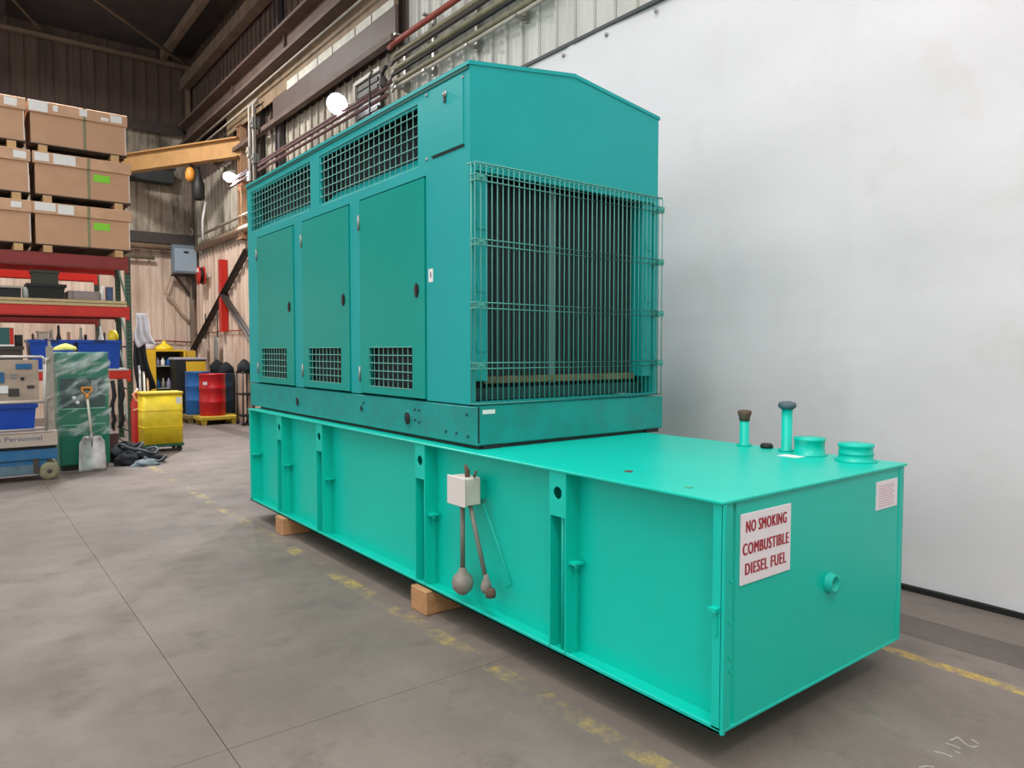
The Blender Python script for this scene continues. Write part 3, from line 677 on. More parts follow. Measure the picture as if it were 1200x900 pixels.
# jib crane: post and arm
jc = thing('jib_crane', (2.9, 15.3, 4.3), 'tan steel jib crane with its arm reaching behind the cartons', 'crane')
JM = mat('jib_post_brown', (150, 116, 86), 0.65, var=0.15, vscale=4)
MB().box(2.80, 2.955, 15.16, 15.19, 4.3, 6.9).box(2.80, 2.955, 15.36, 15.39, 4.3, 6.9).box(2.86, 2.89, 15.19, 15.36, 4.3, 6.9).build('post', JM, jc)
for z in (4.3, 5.6, 6.87): MB().box(2.78, 2.96, 15.1, 15.45, z, z+0.03).build('mounting_plate', JM, jc)
A = Vector((2.84, 15.3, 6.40)); B = Vector((0.75, 19.1, 6.40))
MB().bar(A+Vector((0,0,0.21)), B+Vector((0,0,0.21)), 0.22, 0.03).bar(A, B, 0.02, 0.4).bar(A-Vector((0,0,0.21)), B-Vector((0,0,0.21)), 0.22, 0.03).build('arm', M_tan, jc)
ht = A.lerp(B, 0.36)-Vector((0,0,0.24))
hs = thing('chain_hoist', ht, 'orange chain hoist hanging from the tan jib arm', 'hoist')
MB().lathe(ht.x, ht.y, [(0.05, 0.02), (0.06, -0.02), (0.03, -0.06)], 12, ht.z).build('trolley', M_steel, hs)
MB().lathe(ht.x, ht.y, [(0.0, -0.40), (0.07, -0.38), (0.11, -0.31), (0.11, -0.2), (0.08, -0.1), (0.04, -0.06)], 16, ht.z).build('hoist_body', M_orange, hs)
MB().lathe(ht.x+0.16, ht.y-0.1, [(0.0, -0.85), (0.10, -0.83), (0.14, -0.78), (0.14, -0.45), (0.09, -0.36), (0.03, -0.05)], 12, ht.z).build('motor', M_black, hs)
MB().tube([(ht.x, ht.y, ht.z-0.40), (ht.x, ht.y, ht.z-1.5)], 0.02, 6).tube([(ht.x+0.1, ht.y, ht.z-0.42), (ht.x+0.12, ht.y, ht.z-1.9)], 0.014, 6).build('chain', M_steel, hs)
MB().tube([(ht.x, ht.y, ht.z-1.5), (ht.x+0.05, ht.y, ht.z-1.6), (ht.x, ht.y, ht.z-1.7), (ht.x-0.05, ht.y, ht.z-1.62)], 0.02, 6).build('hook', M_steel, hs)

# floodlights with their own light
def floodlight(loc, target, watts, label, r=0.17, spread=2.2):
    t = thing('floodlight', loc, label, 'floodlight', 'floodlights on the right wall')
    d = (Vector(target)-Vector(loc)).normalized(); a = Vector(loc)
    MB().tube([a-d*0.16, a-d*0.14, a-d*0.04, a], [r*0.4, r*0.62, r*0.95, r*1.06], 18).build('housing', M_grey, t)
    MB().tube([a+d*0.001, a+d*0.012], r*0.98, 18).build('lens', M_lens, t)
    MB().tube([a-d*0.1, (XW-0.08, a.y+0.1, a.z+0.05)], 0.02, 8).build('arm', M_steel, t)
    l = bpy.data.lights.new('flood_beam', 'AREA'); l.shape = 'DISK'; l.size = r*1.7; l.energy = watts; l.color = (0.93, 0.96, 1.0); l.spread = spread
    o = bpy.data.objects.new('flood_beam', l); COL.objects.link(o); o.location = a+d*0.03; o.rotation_euler = d.to_track_quat('-Z', 'Y').to_euler()
    return t
floodlight((2.62, 9.52, 5.80), (-3.2, 3.0, 0.6), 78, 'bright floodlight on the right wall above the generator roof')
floodlight((2.62, 15.30, 5.68), (0.6, 13.2, 0.6), 170, 'bright floodlight beside the tan jib post', spread=1.5)

# right wall, low part behind the generator
pipe('wall_pipe', [(2.86, 8, 4.52), (2.86, 19.2, 4.52)], 0.09, mat('pipe_tan_dirty', (150, 126, 104), 0.7, var=0.2, vscale=4), 'fat tan pipe along the right wall below the floodlights')
pipe('wall_pipe', [(2.84, 8, 4.83), (2.84, 19.2, 4.83)], 0.035, M_pipe, 'thin pale pipe along the right wall above the fat tan pipe')
pipe('white_conduit', [(2.6, 17.6, 4.55), (2.6, 17.6, 5.05), (2.6, 17.3, 5.45)], 0.03, M_white, 'short bent white conduit above the red hose reel', 'conduit')
tag(MB().bar((2.9, 17.02, 2.2), (2.9, 17.02, 4.0), 0.16, 0.22, (0,1,0)).bar((2.85, 17.02, 2.2), (2.85, 17.02, 4.0), 0.05, 0.08, (0,1,0)).build('red_channel', M_extred), 'red steel channel standing on the right wall', 'channel')
for p0, p1, lb in (((2.90, 15.0, 4.05), (2.90, 19.9, 1.75), 'dark diagonal brace on the right wall falling away to the corner'), ((2.88, 16.95, 3.15), (2.88, 14.6, 1.9), 'dark diagonal brace on the right wall falling towards the generator')):
    tag(MB().bar(p0, p1, 0.08, 0.1, (1,0,0)).bar(Vector(p0)-Vector((0.04,0,0)), Vector(p1)-Vector((0.04,0,0)), 0.01, 0.14, (1,0,0)).build('diagonal_brace', M_steel), lb, 'brace', 'diagonal wall braces')
hr_ = thing('hose_reel', (2.75, 18.5, 3.55), 'red hose reel on the right wall near the corner', 'hose reel')
MB().lathe(2.80, 18.5, [(0.0, -0.12), (0.25, -0.12), (0.25, -0.10), (0.12, -0.09), (0.12, 0.0), (0.25, 0.01), (0.25, 0.03), (0, 0.03)], 18, 3.72, 'x').build('reel', M_extred, hr_)
MB().lathe(2.80, 18.5, [(0.2, -0.08), (0.22, -0.045), (0.2, -0.01)], 18, 3.72, 'x').build('hose', M_black, hr_)
MB().box(2.80, 2.97, 18.42, 18.58, 3.68, 3.76).box(2.66, 2.68, 18.40, 18.56, 3.8, 3.9).build('bracket', M_white, hr_)
# hanging shovels on the wall
def hung_shovel(y, z, m, label, tip=None):
    s = thing('hanging_scoop', (2.9, y, z), label, 'shovel', 'shovels hanging on the right wall')
    MB().grid(lambda u, v: (2.84-0.05*math.sin(u*math.pi), y-0.16+u*0.32, z+v*0.62-0.03*math.cos(u*math.pi*2)*(1-v)), 8, 6).build('blade', m, s, solid=0.006)
    MB().tube([(2.88, y, z+0.6), (2.88, y, z+1.3)], 0.018, 8).build('shaft', M_steel, s)
    if tip: MB().box(2.775, 2.783, y-0.1, y+0.1, z+0.0, z+0.16).build('tip_band', tip, s)
hung_shovel(18.6, 1.42, M_beige, 'pale scoop with an orange end hanging beside the diagonal brace', M_orange)
hung_shovel(17.5, 1.45, M_grey, 'grey scoop hanging below the red steel channel')
pipe('wall_cable', [(2.93, 14.5, 2.2), (2.93, 17.2, 2.22), (2.93, 19.8, 2.18)], 0.015, M_redpipe, 'thin red line running low along the right wall', 'cable')

# ------------------------------------------------------------------ back wall fittings
tag(MB().bar((-8, 19.85, 7.84), (2.7, 19.85, 7.84), 0.12, 0.16).bar((-8, 19.78, 7.78), (2.7, 19.78, 7.78), 0.02, 0.28).build('wall_girt', M_steel), 'dark steel girt high across the back wall', 'girt')
tag(MB().bar((-8, 19.85, 4.86), (2.95, 19.85, 4.86), 0.14, 0.18).bar((-8, 19.77, 4.8), (2.95, 19.77, 4.8), 0.02, 0.28).build('wall_girt', M_steel), 'dark steel girt across the back wall above the grey panel box', 'girt')
pipe('wall_pipe', [(-8, 19.75, 4.55), (2.95, 19.75, 4.55)], 0.085, mat('pipe_tan_dirty', (150, 126, 104)), 'fat tan pipe across the back wall above the grey panel box')
pipe('wall_pipe', [(-8, 19.8, 4.25), (1.9, 19.8, 4.25)], 0.05, M_olive, 'thin dull pipe across the back wall left of the grey panel box')
tag(MB().box(1.3, 2.38, 19.5, 19.94, 6.28, 6.66).box(1.25, 2.42, 19.45, 19.5, 6.62, 6.68).build('air_duct', mat('duct_dark', (52, 56, 54), 0.6, var=0.2, vscale=6)), 'dark sheet metal duct box on the back wall under the jib arm', 'duct')
pb_ = thing('electrical_panel', (2.63, 19.7, 3.85), 'pale blue grey electrical panel box in the corner of the back wall', 'panel box')
MB().box(2.28, 2.92, 19.42, 19.64, 3.85, 4.62).build('case', mat('panel_case_grey', (112, 124, 134), 0.5), pb_, bevel=0.01)
MB().box(2.33, 2.89, 19.40, 19.42, 3.90, 4.52).build('door', M_boxgrey, pb_, bevel=0.006)
MB().box(2.56, 2.68, 19.385, 19.40, 4.40, 4.45).build('handle', M_black, pb_)
MB().bar((2.35, 19.6, 3.82), (2.9, 19.9, 3.2), 0.05, 0.06).bar((2.3, 19.7, 3.81), (2.94, 19.7, 3.81), 0.2, 0.06).bar((2.9, 19.7, 3.8), (2.9, 19.9, 2.9), 0.08, 0.06).build('bracket', M_steel, pb_)
pipe('sagging_cable', [(2.3, 19.75, 3.8), (2.15, 19.8, 3.3), (2.35, 19.85, 3.1), (2.6, 19.88, 2.75), (2.9, 19.9, 2.4)], 0.035, mat('cable_pale', (178, 154, 130), 0.7), 'pale cable drooping below the grey panel box', 'cable')
pipe('wall_cable', [(1.3, 19.9, 1.95), (2.0, 19.9, 2.0), (2.95, 19.9, 1.96)], 0.02, M_redpipe, 'thin red line running low along the back wall', 'cable')

# ------------------------------------------------------------------ pallet rack
RY0, RY1 = 13.2, 14.3
rk = thing('pallet_rack', (-1.3, 13.75, 0), 'red and green steel pallet rack carrying the cartons', 'rack')
for (x, y) in ((0.05, RY0), (0.05, RY1-0.08), (-2.85, RY0), (-2.85, RY1-0.08)):
    p = MB().box(x, x+0.09, y, y+0.02, 0, 3.46).box(x, x+0.015, y+0.02, y+0.08, 0, 3.46).box(x+0.075, x+0.09, y+0.02, y+0.08, 0, 3.46).build('upright', M_rackgreen, rk)
    MB().box(x-0.03, x+0.12, y-0.03, y+0.11, 0, 0.012).build('foot_plate', M_rackgreen, p)
    mb = MB()
    for k in range(44): mb.box(x+0.02, x+0.034, y-0.002, y, 0.1+k*0.076, 0.13+k*0.076).box(x+0.056, x+0.07, y-0.002, y, 0.1+k*0.076, 0.13+k*0.076)
    so = mb.build('slots', M_dark, p); so['kind'] = 'stuff'
for x in (0.095, -2.805):
    for k in range(4):
        z = 0.2+k*0.8; MB().bar((x, RY0+0.08, z), (x, RY1-0.08, z+0.75), 0.03, 0.03).build('frame_brace', M_rackgreen, rk)
        MB().bar((x, RY0+0.08, z), (x, RY1-0.08, z), 0.03, 0.03).build('frame_brace', M_rackgreen, rk)
for (z0, z1, mf, mr_) in ((3.21, 3.44, M_rackdark, M_rackred), (2.34, 2.53, M_rackred, M_rackdark), (1.20, 1.36, M_rackred, M_rackdark)):
    for y, m in ((RY0-0.03, mf), (RY1-0.03, mr_)):
        b = MB().box(-2.76, 0.05, y, y+0.05, z0, z1).box(-2.76, 0.05, y-0.012, y, z0+0.02, z1-0.02).build('beam', m, rk)
        MB().box(0.03, 0.10, y-0.016, y-0.004, z0-0.05, z1+0.02).build('end_connector', m, b)
for k in range(2): MB().box(-2.74, 0.06, RY0-0.05+0.02*k, RY1, 2.53+0.06*k, 2.578+0.06*k).build('plywood_deck', M_ply, rk)
MB().box(-2.74, 0.06, RY0-0.05, RY1, 1.36, 1.395).build('plywood_deck', mat('deck_pale', (196, 192, 186), 0.7), rk)

rk2 = thing('pallet_rack', (-1.3, 15.6, 0), 'second red pallet rack row seen behind the carton rack', 'rack')
for x in (-0.12, -2.85):
    p = MB().box(x, x+0.09, 15.62, 15.64, 0, 3.4).box(x, x+0.015, 15.64, 15.70, 0, 3.4).box(x+0.075, x+0.09, 15.64, 15.70, 0, 3.4).build('upright', M_rackgreen, rk2)
    MB().box(x-0.03, x+0.12, 15.59, 15.73, 0, 0.012).build('foot_plate', M_rackgreen, p)
for (z0, z1, m) in ((3.16, 3.36, M_rackred), (2.28, 2.40, M_rackdark)):
    b = MB().box(-2.76, -0.12, 15.58, 15.63, z0, z1).box(-2.76, -0.12, 15.568, 15.58, z0+0.02, z1-0.02).build('beam', m, rk2)
    MB().box(-0.14, -0.07, 15.56, 15.575, z0-0.05, z1+0.02).build('end_connector', m, b)

# pallets and cartons
PAL, CAR = 0.14, 0.72
def make_pallet(x0, x1, y0, y1, z, label):
    p = thing('pallet', ((x0+x1)/2, (y0+y1)/2, z), label, 'pallet', 'pallets under the cartons')
    for xa_ in (x0+0.14, x1-0.28): MB().box(xa_, xa_+0.13, y0+0.02, y1, z, z+PAL-0.022).build('runner', M_wood2, p)
    MB().box((x0+x1)/2-0.05, (x0+x1)/2+0.05, y0+0.5, y1, z, z+PAL-0.022).build('runner', M_woodd, p)
    for k in range(5):
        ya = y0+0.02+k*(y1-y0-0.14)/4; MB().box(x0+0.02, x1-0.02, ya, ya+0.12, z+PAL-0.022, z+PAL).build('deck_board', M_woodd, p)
def make_carton(x0, x1, y0, y1, z, label, sheets_=(), lime=None, strap=0.55, side_patch=True):
    c = thing('carton', ((x0+x1)/2, (y0+y1)/2, z), label, 'carton', 'brown cartons on the rack')
    MB().box(x0+0.035, x1-0.035, y0+0.035, y1-0.035, z, z+CAR-0.01).build('box_body', M_card, c)
    ld = MB().box(x0, x1, y0, y1, z+CAR-0.2, z+CAR).build('lid', M_cardlid, c, bevel=0.006)
    sx_ = x0+(x1-x0)*strap; 
    MB().box(sx_-0.022, sx_+0.022, y0+0.031, y1-0.031, z-0.001, z+CAR-0.2).box(sx_-0.022, sx_+0.022, y0-0.003, y1+0.003, z+CAR-0.2, z+CAR+0.003).build('strap', M_strap, c)
    for (u0, u1, v0, v1) in sheets_: MB().box(x0+(x1-x0)*u0, x0+(x1-x0)*u1, y0-0.004, y0-0.001, z+CAR-0.2+0.2*v0, z+CAR-0.2+0.2*v1).build('label_sheet', M_paper, ld)
    if lime: MB().box(x0+(x1-x0)*lime, x0+(x1-x0)*(lime+0.17), y0+0.029, y0+0.033, z+CAR-0.40, z+CAR-0.27).build('lime_sticker', M_lime, c, label='lime green sticker')
    MB().box(x1-0.04, x1-0.03, y0+0.028, y0+0.06, z+0.02, z+CAR-0.21).build('edge_guard', M_white, c)
rows = ('bottom', 'middle', 'top')
CY0, CY1 = 13.12, 14.28
for i in range(3):
    z = 3.441+i*(PAL+CAR+0.001); dx = (0.0, 0.015, -0.03)[i]
    make_pallet(-1.36+dx, 0.165+dx, CY0, CY1, z, 'wooden pallet under the %s brown carton of the right hand stack' % rows[i])
    make_carton(-1.36+dx, 0.165+dx, CY0, CY1, z+PAL, ('brown carton with lime sticker, at the bottom of the right hand stack', 'brown carton with lime sticker, in the middle of the right hand stack', 'brown carton without lime sticker, on top of the right hand stack')[i],
                (((0.02, 0.22, 0.25, 0.95), (0.24, 0.40, 0.1, 0.9)), ((0.02, 0.16, 0.2, 0.9), (0.2, 0.42, 0.1, 0.95)), ((0.01, 0.19, 0.1, 0.98), (0.24, 0.29, 0.3, 0.8), (0.50, 0.58, 0.3, 0.9), (0.72, 0.80, 0.2, 0.5), (0.82, 0.94, 0.2, 0.85)))[i], (0.60, 0.60, None)[i])
    xl = -2.94+dx+(0.05, 0.03, 0.03)[i]
    make_pallet(xl, xl+1.525, CY0, CY1, z, 'wooden pallet under the %s brown carton of the left hand stack' % rows[i])
    make_carton(xl, xl+1.525, CY0, CY1, z+PAL, 'brown carton at the %s of the left hand stack, cut by the picture edge' % rows[i], (((0.80, 0.90, 0.3, 0.8),), ((0.84, 0.96, 0.2, 0.8),), ((0.80, 0.92, 0.2, 0.85),))[i], None)

# things on the rack shelves
def crate(name, x0, x1, y0, y1, z0, z1, m, label, cat, group=None, rim=0.02, taper=0.03, items=None):
    t = thing(name, ((x0+x1)/2, (y0+y1)/2, z0), label, cat, group)
    o = [(x0+taper, y0+taper), (x1-taper, y0+taper), (x1-taper, y1-taper), (x0+taper, y1-taper)]; p = [(x0, y0), (x1, y0), (x1, y1), (x0, y1)]
    w_ = 0.012; mb = MB()
    mb.hull8([(*o[0], z0), (*o[1], z0), (*o[2], z0), (*o[3], z0)]+[(a, b, z0+0.012) for a, b in o])
    def wl(i, j, ni, nj):
        (a, b), (c, d) = o[i], o[j]; (e, f), (g, h) = p[i], p[j]
        mb.hull8([(a, b, z0), (c, d, z0), (c+nj[0]*w_, d+nj[1]*w_, z0), (a+ni[0]*w_, b+ni[1]*w_, z0), (e, f, z1), (g, h, z1), (g+nj[0]*w_, h+nj[1]*w_, z1), (e+ni[0]*w_, f+ni[1]*w_, z1)])
    wl(0, 1, (1, 1), (-1, 1)); wl(1, 2, (-1, 1), (-1, -1)); wl(2, 3, (-1, -1), (1, -1)); wl(3, 0, (1, -1), (1, 1))
    mb.build('tub', m, t)
    MB().box(x0-rim, x1+rim, y0-rim, y0, z1-0.05, z1).box(x0-rim, x1+rim, y1, y1+rim, z1-0.05, z1).box(x0-rim, x0, y0, y1, z1-0.05, z1).box(x1, x1+rim, y0, y1, z1-0.05, z1).build('rim', m, t)
    MB().box((x0+x1)/2-0.1, (x0+x1)/2+0.1, y0-rim-0.004, y0-rim+0.004, z1-0.04, z1-0.012).build('handle', M_black, t)
    return t
crate('blue_tub', -1.46, -0.79, 13.22, 14.1, 1.396, 1.92, M_blue, 'big blue plastic tub on the lower rack shelf, left of two', 'tub', 'blue tubs on the rack')
crate('blue_tub', -0.74, -0.05, 13.22, 14.1, 1.396, 1.92, M_blue, 'big blue plastic tub on the lower rack shelf, right of two', 'tub', 'blue tubs on the rack')
crate('black_tote', -1.46, -0.90, 13.25, 13.8, 2.641, 2.90, M_black, 'black tote on the plywood shelf of the rack', 'tote')
tag(MB().box(-1.38, -1.0, 13.28, 13.7, 2.90, 3.13).box(-1.40, -0.98, 13.26, 13.72, 3.09, 3.14).build('dark_case', mat('dark_olive_case', (54, 56, 42), 0.6)), 'dark olive case standing on the black tote', 'case')
tag(MB().box(-0.86, -0.36, 13.22, 14.0, 2.641, 2.80).box(-0.84, -0.80, 13.20, 13.22, 2.66, 2.79).box(-0.40, -0.38, 13.20, 13.22, 2.66, 2.79).build('flat_case', mat('flat_case_grey', (142, 128, 128), 0.6, var=0.1, vscale=9), bevel=0.008), 'flat grey case on the plywood shelf of the rack', 'case')
lt_ = thing('lidded_tray', (-1.8, 13.55, 2.641), 'black tray with pale lid at the left end of the plywood shelf', 'tray')
MB().box(-2.05, -1.56, 13.2, 13.9, 2.641, 2.80).build('tray_body', M_black, lt_); MB().box(-2.08, -1.545, 13.16, 13.94, 2.80, 2.835).build('tray_lid', M_pipe, lt_)
tag(MB().lathe(-1.48, 13.4, [(0.05, 2.641), (0.055, 2.70), (0.055, 2.80), (0.03, 2.84), (0, 2.845)], 12).build('grey_jug', M_white), 'small pale jug beside the black tray on the rack', 'jug')
tag(MB().lathe(-0.32, 13.3, [(0.03, 2.641), (0.035, 2.66), (0.035, 2.82), (0.016, 2.86), (0.018, 2.91), (0, 2.915)], 12).build('white_bottle', M_white), 'slim white bottle by the grey case on the rack', 'bottle')
tag(MB().box(-0.24, -0.14, 13.3, 13.5, 2.641, 2.9).box(-0.23, -0.15, 13.29, 13.3, 2.68, 2.86).build('blue_binder', mat('binder_blue', (62, 84, 120), 0.6)), 'blue grey binder standing near the right rack post', 'binder')
# odds and ends standing in the blue tubs
def bottle(name, x, y, z, h, r, m, label, cat='bottle', group=None):
    return tag(MB().lathe(x, y, [(r*0.9, 0), (r, 0.02), (r, h*0.62), (r*0.4, h*0.8), (r*0.4, h*0.97), (0, h)], 12, z).build(name, m), label, cat, group)
oddm = [M_steel, M_pipe, M_black, M_wood, M_grey, M_rag, M_girder, M_white, M_steel]
xsx = [-1.40, -1.12, -1.0, -0.86, -0.66, -0.58, -0.42, -0.34, -0.27]
cols = ['dark', 'cream', 'black', 'tan', 'grey', 'sooty', 'brown', 'white', 'slate']
for k, x in enumerate(xsx):
    h = 0.62+0.16*((k*37) % 5)/4
    bottle('tall_canister', x, 13.35+0.07*(k % 3), 1.41, h, 0.05+0.012*(k % 2), oddm[k], '%s canister standing in a blue tub, %s from the left' % (cols[k], ('first', 'second', 'third', 'fourth', 'fifth', 'sixth', 'seventh', 'eighth', 'ninth')[k]), 'canister', 'canisters in the blue tubs')
tag(MB().lathe(-0.15, 13.36, [(0.05, 0), (0.055, 0.45), (0.085, 0.53), (0.09, 0.60), (0.06, 0.68), (0.02, 0.70), (0, 0.70)], 16, 1.41).build('yellow_jug', M_yellow), 'yellow topped jug in the right blue tub by the rack post', 'jug')
tag(MB().box(-1.32, -1.17, 13.3, 13.6, 1.94, 2.06).box(-1.34, -1.15, 13.28, 13.62, 2.05, 2.07).box(-1.36, -1.30, 13.25, 13.9, 1.921, 1.94).box(-1.19, -1.13, 13.25, 13.9, 1.921, 1.94).build('tray_box', M_beige), 'pale tray box lying across the left blue tub', 'box')
tag(MB().box(-2.6, -1.56, 13.25, 14.1, 1.396, 1.78).box(-2.62, -1.54, 13.23, 14.12, 1.74, 1.80).build('dark_chest', M_steel), 'dark chest on the lower rack shelf left of the blue tubs', 'chest')
gb = thing('striped_box', (-1.85, 13.4, 1.80), 'teal box with white and red edge on the dark chest', 'box')
MB().box(-2.2, -1.68, 13.25, 13.6, 1.801, 2.12).build('body', mat('box_teal', (40, 92, 88), 0.6), gb); MB().box(-1.74, -1.68, 13.245, 13.25, 1.81, 2.11).build('edge_stripe', M_extred, gb); MB().box(-2.2, -1.68, 13.24, 13.25, 1.802, 1.83).build('base_stripe', M_white, gb)
tag(MB().box(-1.66, -1.55, 13.3, 13.5, 1.801, 2.0).box(-1.65, -1.56, 13.28, 13.3, 1.84, 1.96).build('black_box', M_black), 'small black box on the dark chest beside the striped box', 'box')
# under the lowest shelf
rc = thing('red_jack', (-0.3, 13.3, 0), 'red floor jack frame under the lowest rack shelf', 'jack')
MB().box(-0.42, -0.30, 13.22, 13.9, 0.1, 0.62).box(-0.44, -0.14, 13.2, 13.26, 0.08, 0.16).build('frame', mat('jack_red', (150, 34, 34), 0.5), rc); MB().tube([(-0.2, 13.2, 0.1), (-0.2, 13.2, 1.1)], 0.02, 8).build('lever', M_steel, rc)
for k, x in enumerate((-0.38, -0.22, -0.08)):
    pipe('hanging_cable', [(x, 13.12, 1.18), (x+0.03, 13.1, 0.9), (x-0.03, 13.08, 0.7), (x+0.02, 13.1, 0.45), (x-0.04, 13.1, 0.3)], 0.035, M_rag, 'black cable hanging below the lowest rack beam, %s from the left' % ('first', 'second', 'third')[k], 'cable', 'cables under the rack')

# ------------------------------------------------------------------ wrapped green cabinet, shovel
gc = thing('green_cabinet', (-1.04, 10.5, 0), 'dark green equipment cabinet in clear stretch wrap beside the lift', 'cabinet')
gx0, gx1, gy0, gy1 = -1.36, -0.72, 10.2, 10.85
MB().box(gx0, gx1, gy0, gy1, 0.07, 1.70).build('case', M_greencab, gc, bevel=0.012)
MB().box(gx0+0.03, gx1-0.03, gy0+0.03, gy1-0.03, 0, 0.07).build('plinth', M_black, gc)
d1 = MB().box(gx0+0.03, gx1-0.05, gy0-0.012, gy0, 0.09, 0.68).build('lower_door', M_greencab, gc, bevel=0.004)
MB().box(gx0+0.04, gx1-0.06, gy0-0.014, gy0-0.012, 0.655, 0.665).build('door_edge', mat('edge_pale_green', (120, 190, 160), 0.4), d1)
d2 = MB().box(gx0+0.03, gx1-0.05, gy0-0.012, gy0, 0.90, 1.33).build('gauge_panel', mat('gauge_panel_dark', (40, 62, 62), 0.35), gc)
for (x, z) in ((-1.16, 1.05), (-1.12, 0.98)): MB().lathe(x, gy0-0.012, [(0.0, -0.014), (0.024, -0.014), (0.028, 0)], 14, z, 'y').build('gauge', M_white, d2)
MB().box(-0.94, -0.86, gy0-0.016, gy0-0.012, 1.12, 1.30).build('nameplate', mat('plate_grey', (128, 132, 140), 0.5), d2)
MB().box(gx0+0.03, gx1-0.05, gy0-0.014, gy0-0.0, 0.885, 0.90).build('trim_bar', mat('edge_pale_green', (120, 190, 160)), gc)
wm = bpy.data.materials.new('stretch_wrap'); wm.use_nodes = True; nt = wm.node_tree; nt.nodes.clear()
out = nt.nodes.new('ShaderNodeOutputMaterial'); tr = nt.nodes.new('ShaderNodeBsdfTransparent'); pr = nt.nodes.new('ShaderNodeBsdfPrincipled')
pr.inputs['Base Color'].default_value = (0.72, 0.82, 0.80, 1); pr.inputs['Roughness'].default_value = 0.22; pr.inputs['Specular IOR Level'].default_value = 0.8
ms = nt.nodes.new('ShaderNodeMixShader'); ng = nt.nodes.new('ShaderNodeNewGeometry'); mp = nt.nodes.new('ShaderNodeMapping'); mp.inputs['Scale'].default_value = (2, 2, 7); mp.inputs['Rotation'].default_value = (0, 0.8, 0)
nn = nt.nodes.new('ShaderNodeTexNoise'); nn.inputs['Scale'].default_value = 1.6; nn.inputs['Detail'].default_value = 5; rr_ = nt.nodes.new('ShaderNodeMapRange')
for i, v in ((1, 0.45), (2, 0.68), (3, 0.05), (4, 0.62)): rr_.inputs[i].default_value = v
mp0 = nt.nodes.new('ShaderNodeMapping'); mp0.inputs['Rotation'].default_value = (0, 0.5, 0); mp.inputs['Rotation'].default_value = (0, 0, 0); nt.links.new(ng.outputs['Position'], mp0.inputs[0]); nt.links.new(mp0.outputs[0], mp.inputs[0]); nt.links.new(mp.outputs[0], nn.inputs['Vector']); nt.links.new(nn.outputs['Fac'], rr_.inputs[0]); nt.links.new(rr_.outputs[0], ms.inputs[0])
bp = nt.nodes.new('ShaderNodeBump'); bp.inputs['Strength'].default_value = 0.6; bp.inputs['Distance'].default_value = 0.03; nt.links.new(nn.outputs['Fac'], bp.inputs['Height']); nt.links.new(bp.outputs[0], pr.inputs['Normal'])
nt.links.new(tr.outputs[0], ms.inputs[1]); nt.links.new(pr.outputs[0], ms.inputs[2]); nt.links.new(ms.outputs[0], out.inputs[0])
def wrap_fn(u, v):
    per = [(gx0, gy0), (gx1, gy0), (gx1, gy1), (gx0, gy1), (gx0, gy0)]; t = u*4; i = min(3, int(t)); f = t-i
    x = per[i][0]+(per[i+1][0]-per[i][0])*f; y = per[i][1]+(per[i+1][1]-per[i][1])*f
    e = 0.022+0.008*math.sin(v*23+u*31)+0.005*math.sin(v*57-u*18); cx_, cy_ = (gx0+gx1)/2, (gy0+gy1)/2
    z = 0.50+v*1.21
    if v > 0.999: e = 0.01
    return (x+(e if x > cx_ else -e)*(1 if abs(x-cx_) > 0.31 else abs(x-cx_)/0.31), y+(e if y > cy_ else -e)*(1 if abs(y-cy_) > 0.31 else abs(y-cy_)/0.31), z)
MB().grid(wrap_fn, 48, 30).build('stretch_wrap', wm, gc)
yb_ = MB()
def blob(cx_, cy_, cz_, rx, ry, rz, seed, amp=0.25, n=18, m=10):
    r_ = random.Random(seed); ph = [r_.random()*6.28 for _ in range(8)]
    mb = MB()
    def f(u, v):
        th = u*2*math.pi; ph_ = (v-0.5)*math.pi
        k = 1+amp*(0.5*math.sin(3*th+ph[0])*math.cos(2*ph_+ph[1])+0.35*math.sin(5*th+ph[2]+3*ph_)+0.3*math.sin(7*ph_+ph[3]+2*th))*math.cos(ph_)
        z = cz_+rz*math.sin(ph_)*(1+0.15*math.sin(2*th+ph[4]))
        return (cx_+rx*k*math.cos(ph_)*math.cos(th), cy_+ry*k*math.cos(ph_)*math.sin(th), z)
    return mb.grid(f, n, m)
def drape(mb, zf):   # keep a blob above a floor level
    mb.v = [(a, b, max(zf, c)) for a, b, c in mb.v]; return mb
tag(drape(blob(-1.22, 10.45, 1.735, 0.15, 0.13, 0.085, 3, 0.2), 1.735).build('yellow_bundle', mat('pale_yellow_cloth', (206, 206, 110), 0.8, var=0.1, vscale=9)), 'pale yellow bundle lying on the green cabinet', 'bundle')

sh = thing('snow_shovel', (-0.985, 10.0, 0), 'aluminium scoop shovel with orange grip leaning on the green cabinet', 'shovel')
tilt = 0.155
def scoop(u, v):
    x = -0.985+(u-0.5)*(0.355-0.045*v-(0.10*max(0, v-0.82)/0.18)); z = 0.005+v*0.50
    bow = 0.055*(1-(2*u-1)**2)*(0.3+0.7*v)
    return (x+0.01*v, 9.93+tilt*z+bow-0.02, z)
MB().grid(scoop, 14, 12).build('scoop', M_alu, sh, solid=0.004)
def lean(z): return 9.965+tilt*z
MB().tube([(-0.978, lean(0.28)-0.005, 0.28), (-0.975, lean(0.46), 0.46), (-0.978, lean(0.55), 0.55)], [0.008, 0.022, 0.018], 10).build('socket', M_zinc, sh)
MB().tube([(-0.978, lean(0.53), 0.53), (-0.99, lean(0.8), 0.80), (-1.005, lean(1.06), 1.06)], 0.017, 10).build('shaft', M_shaft, sh)
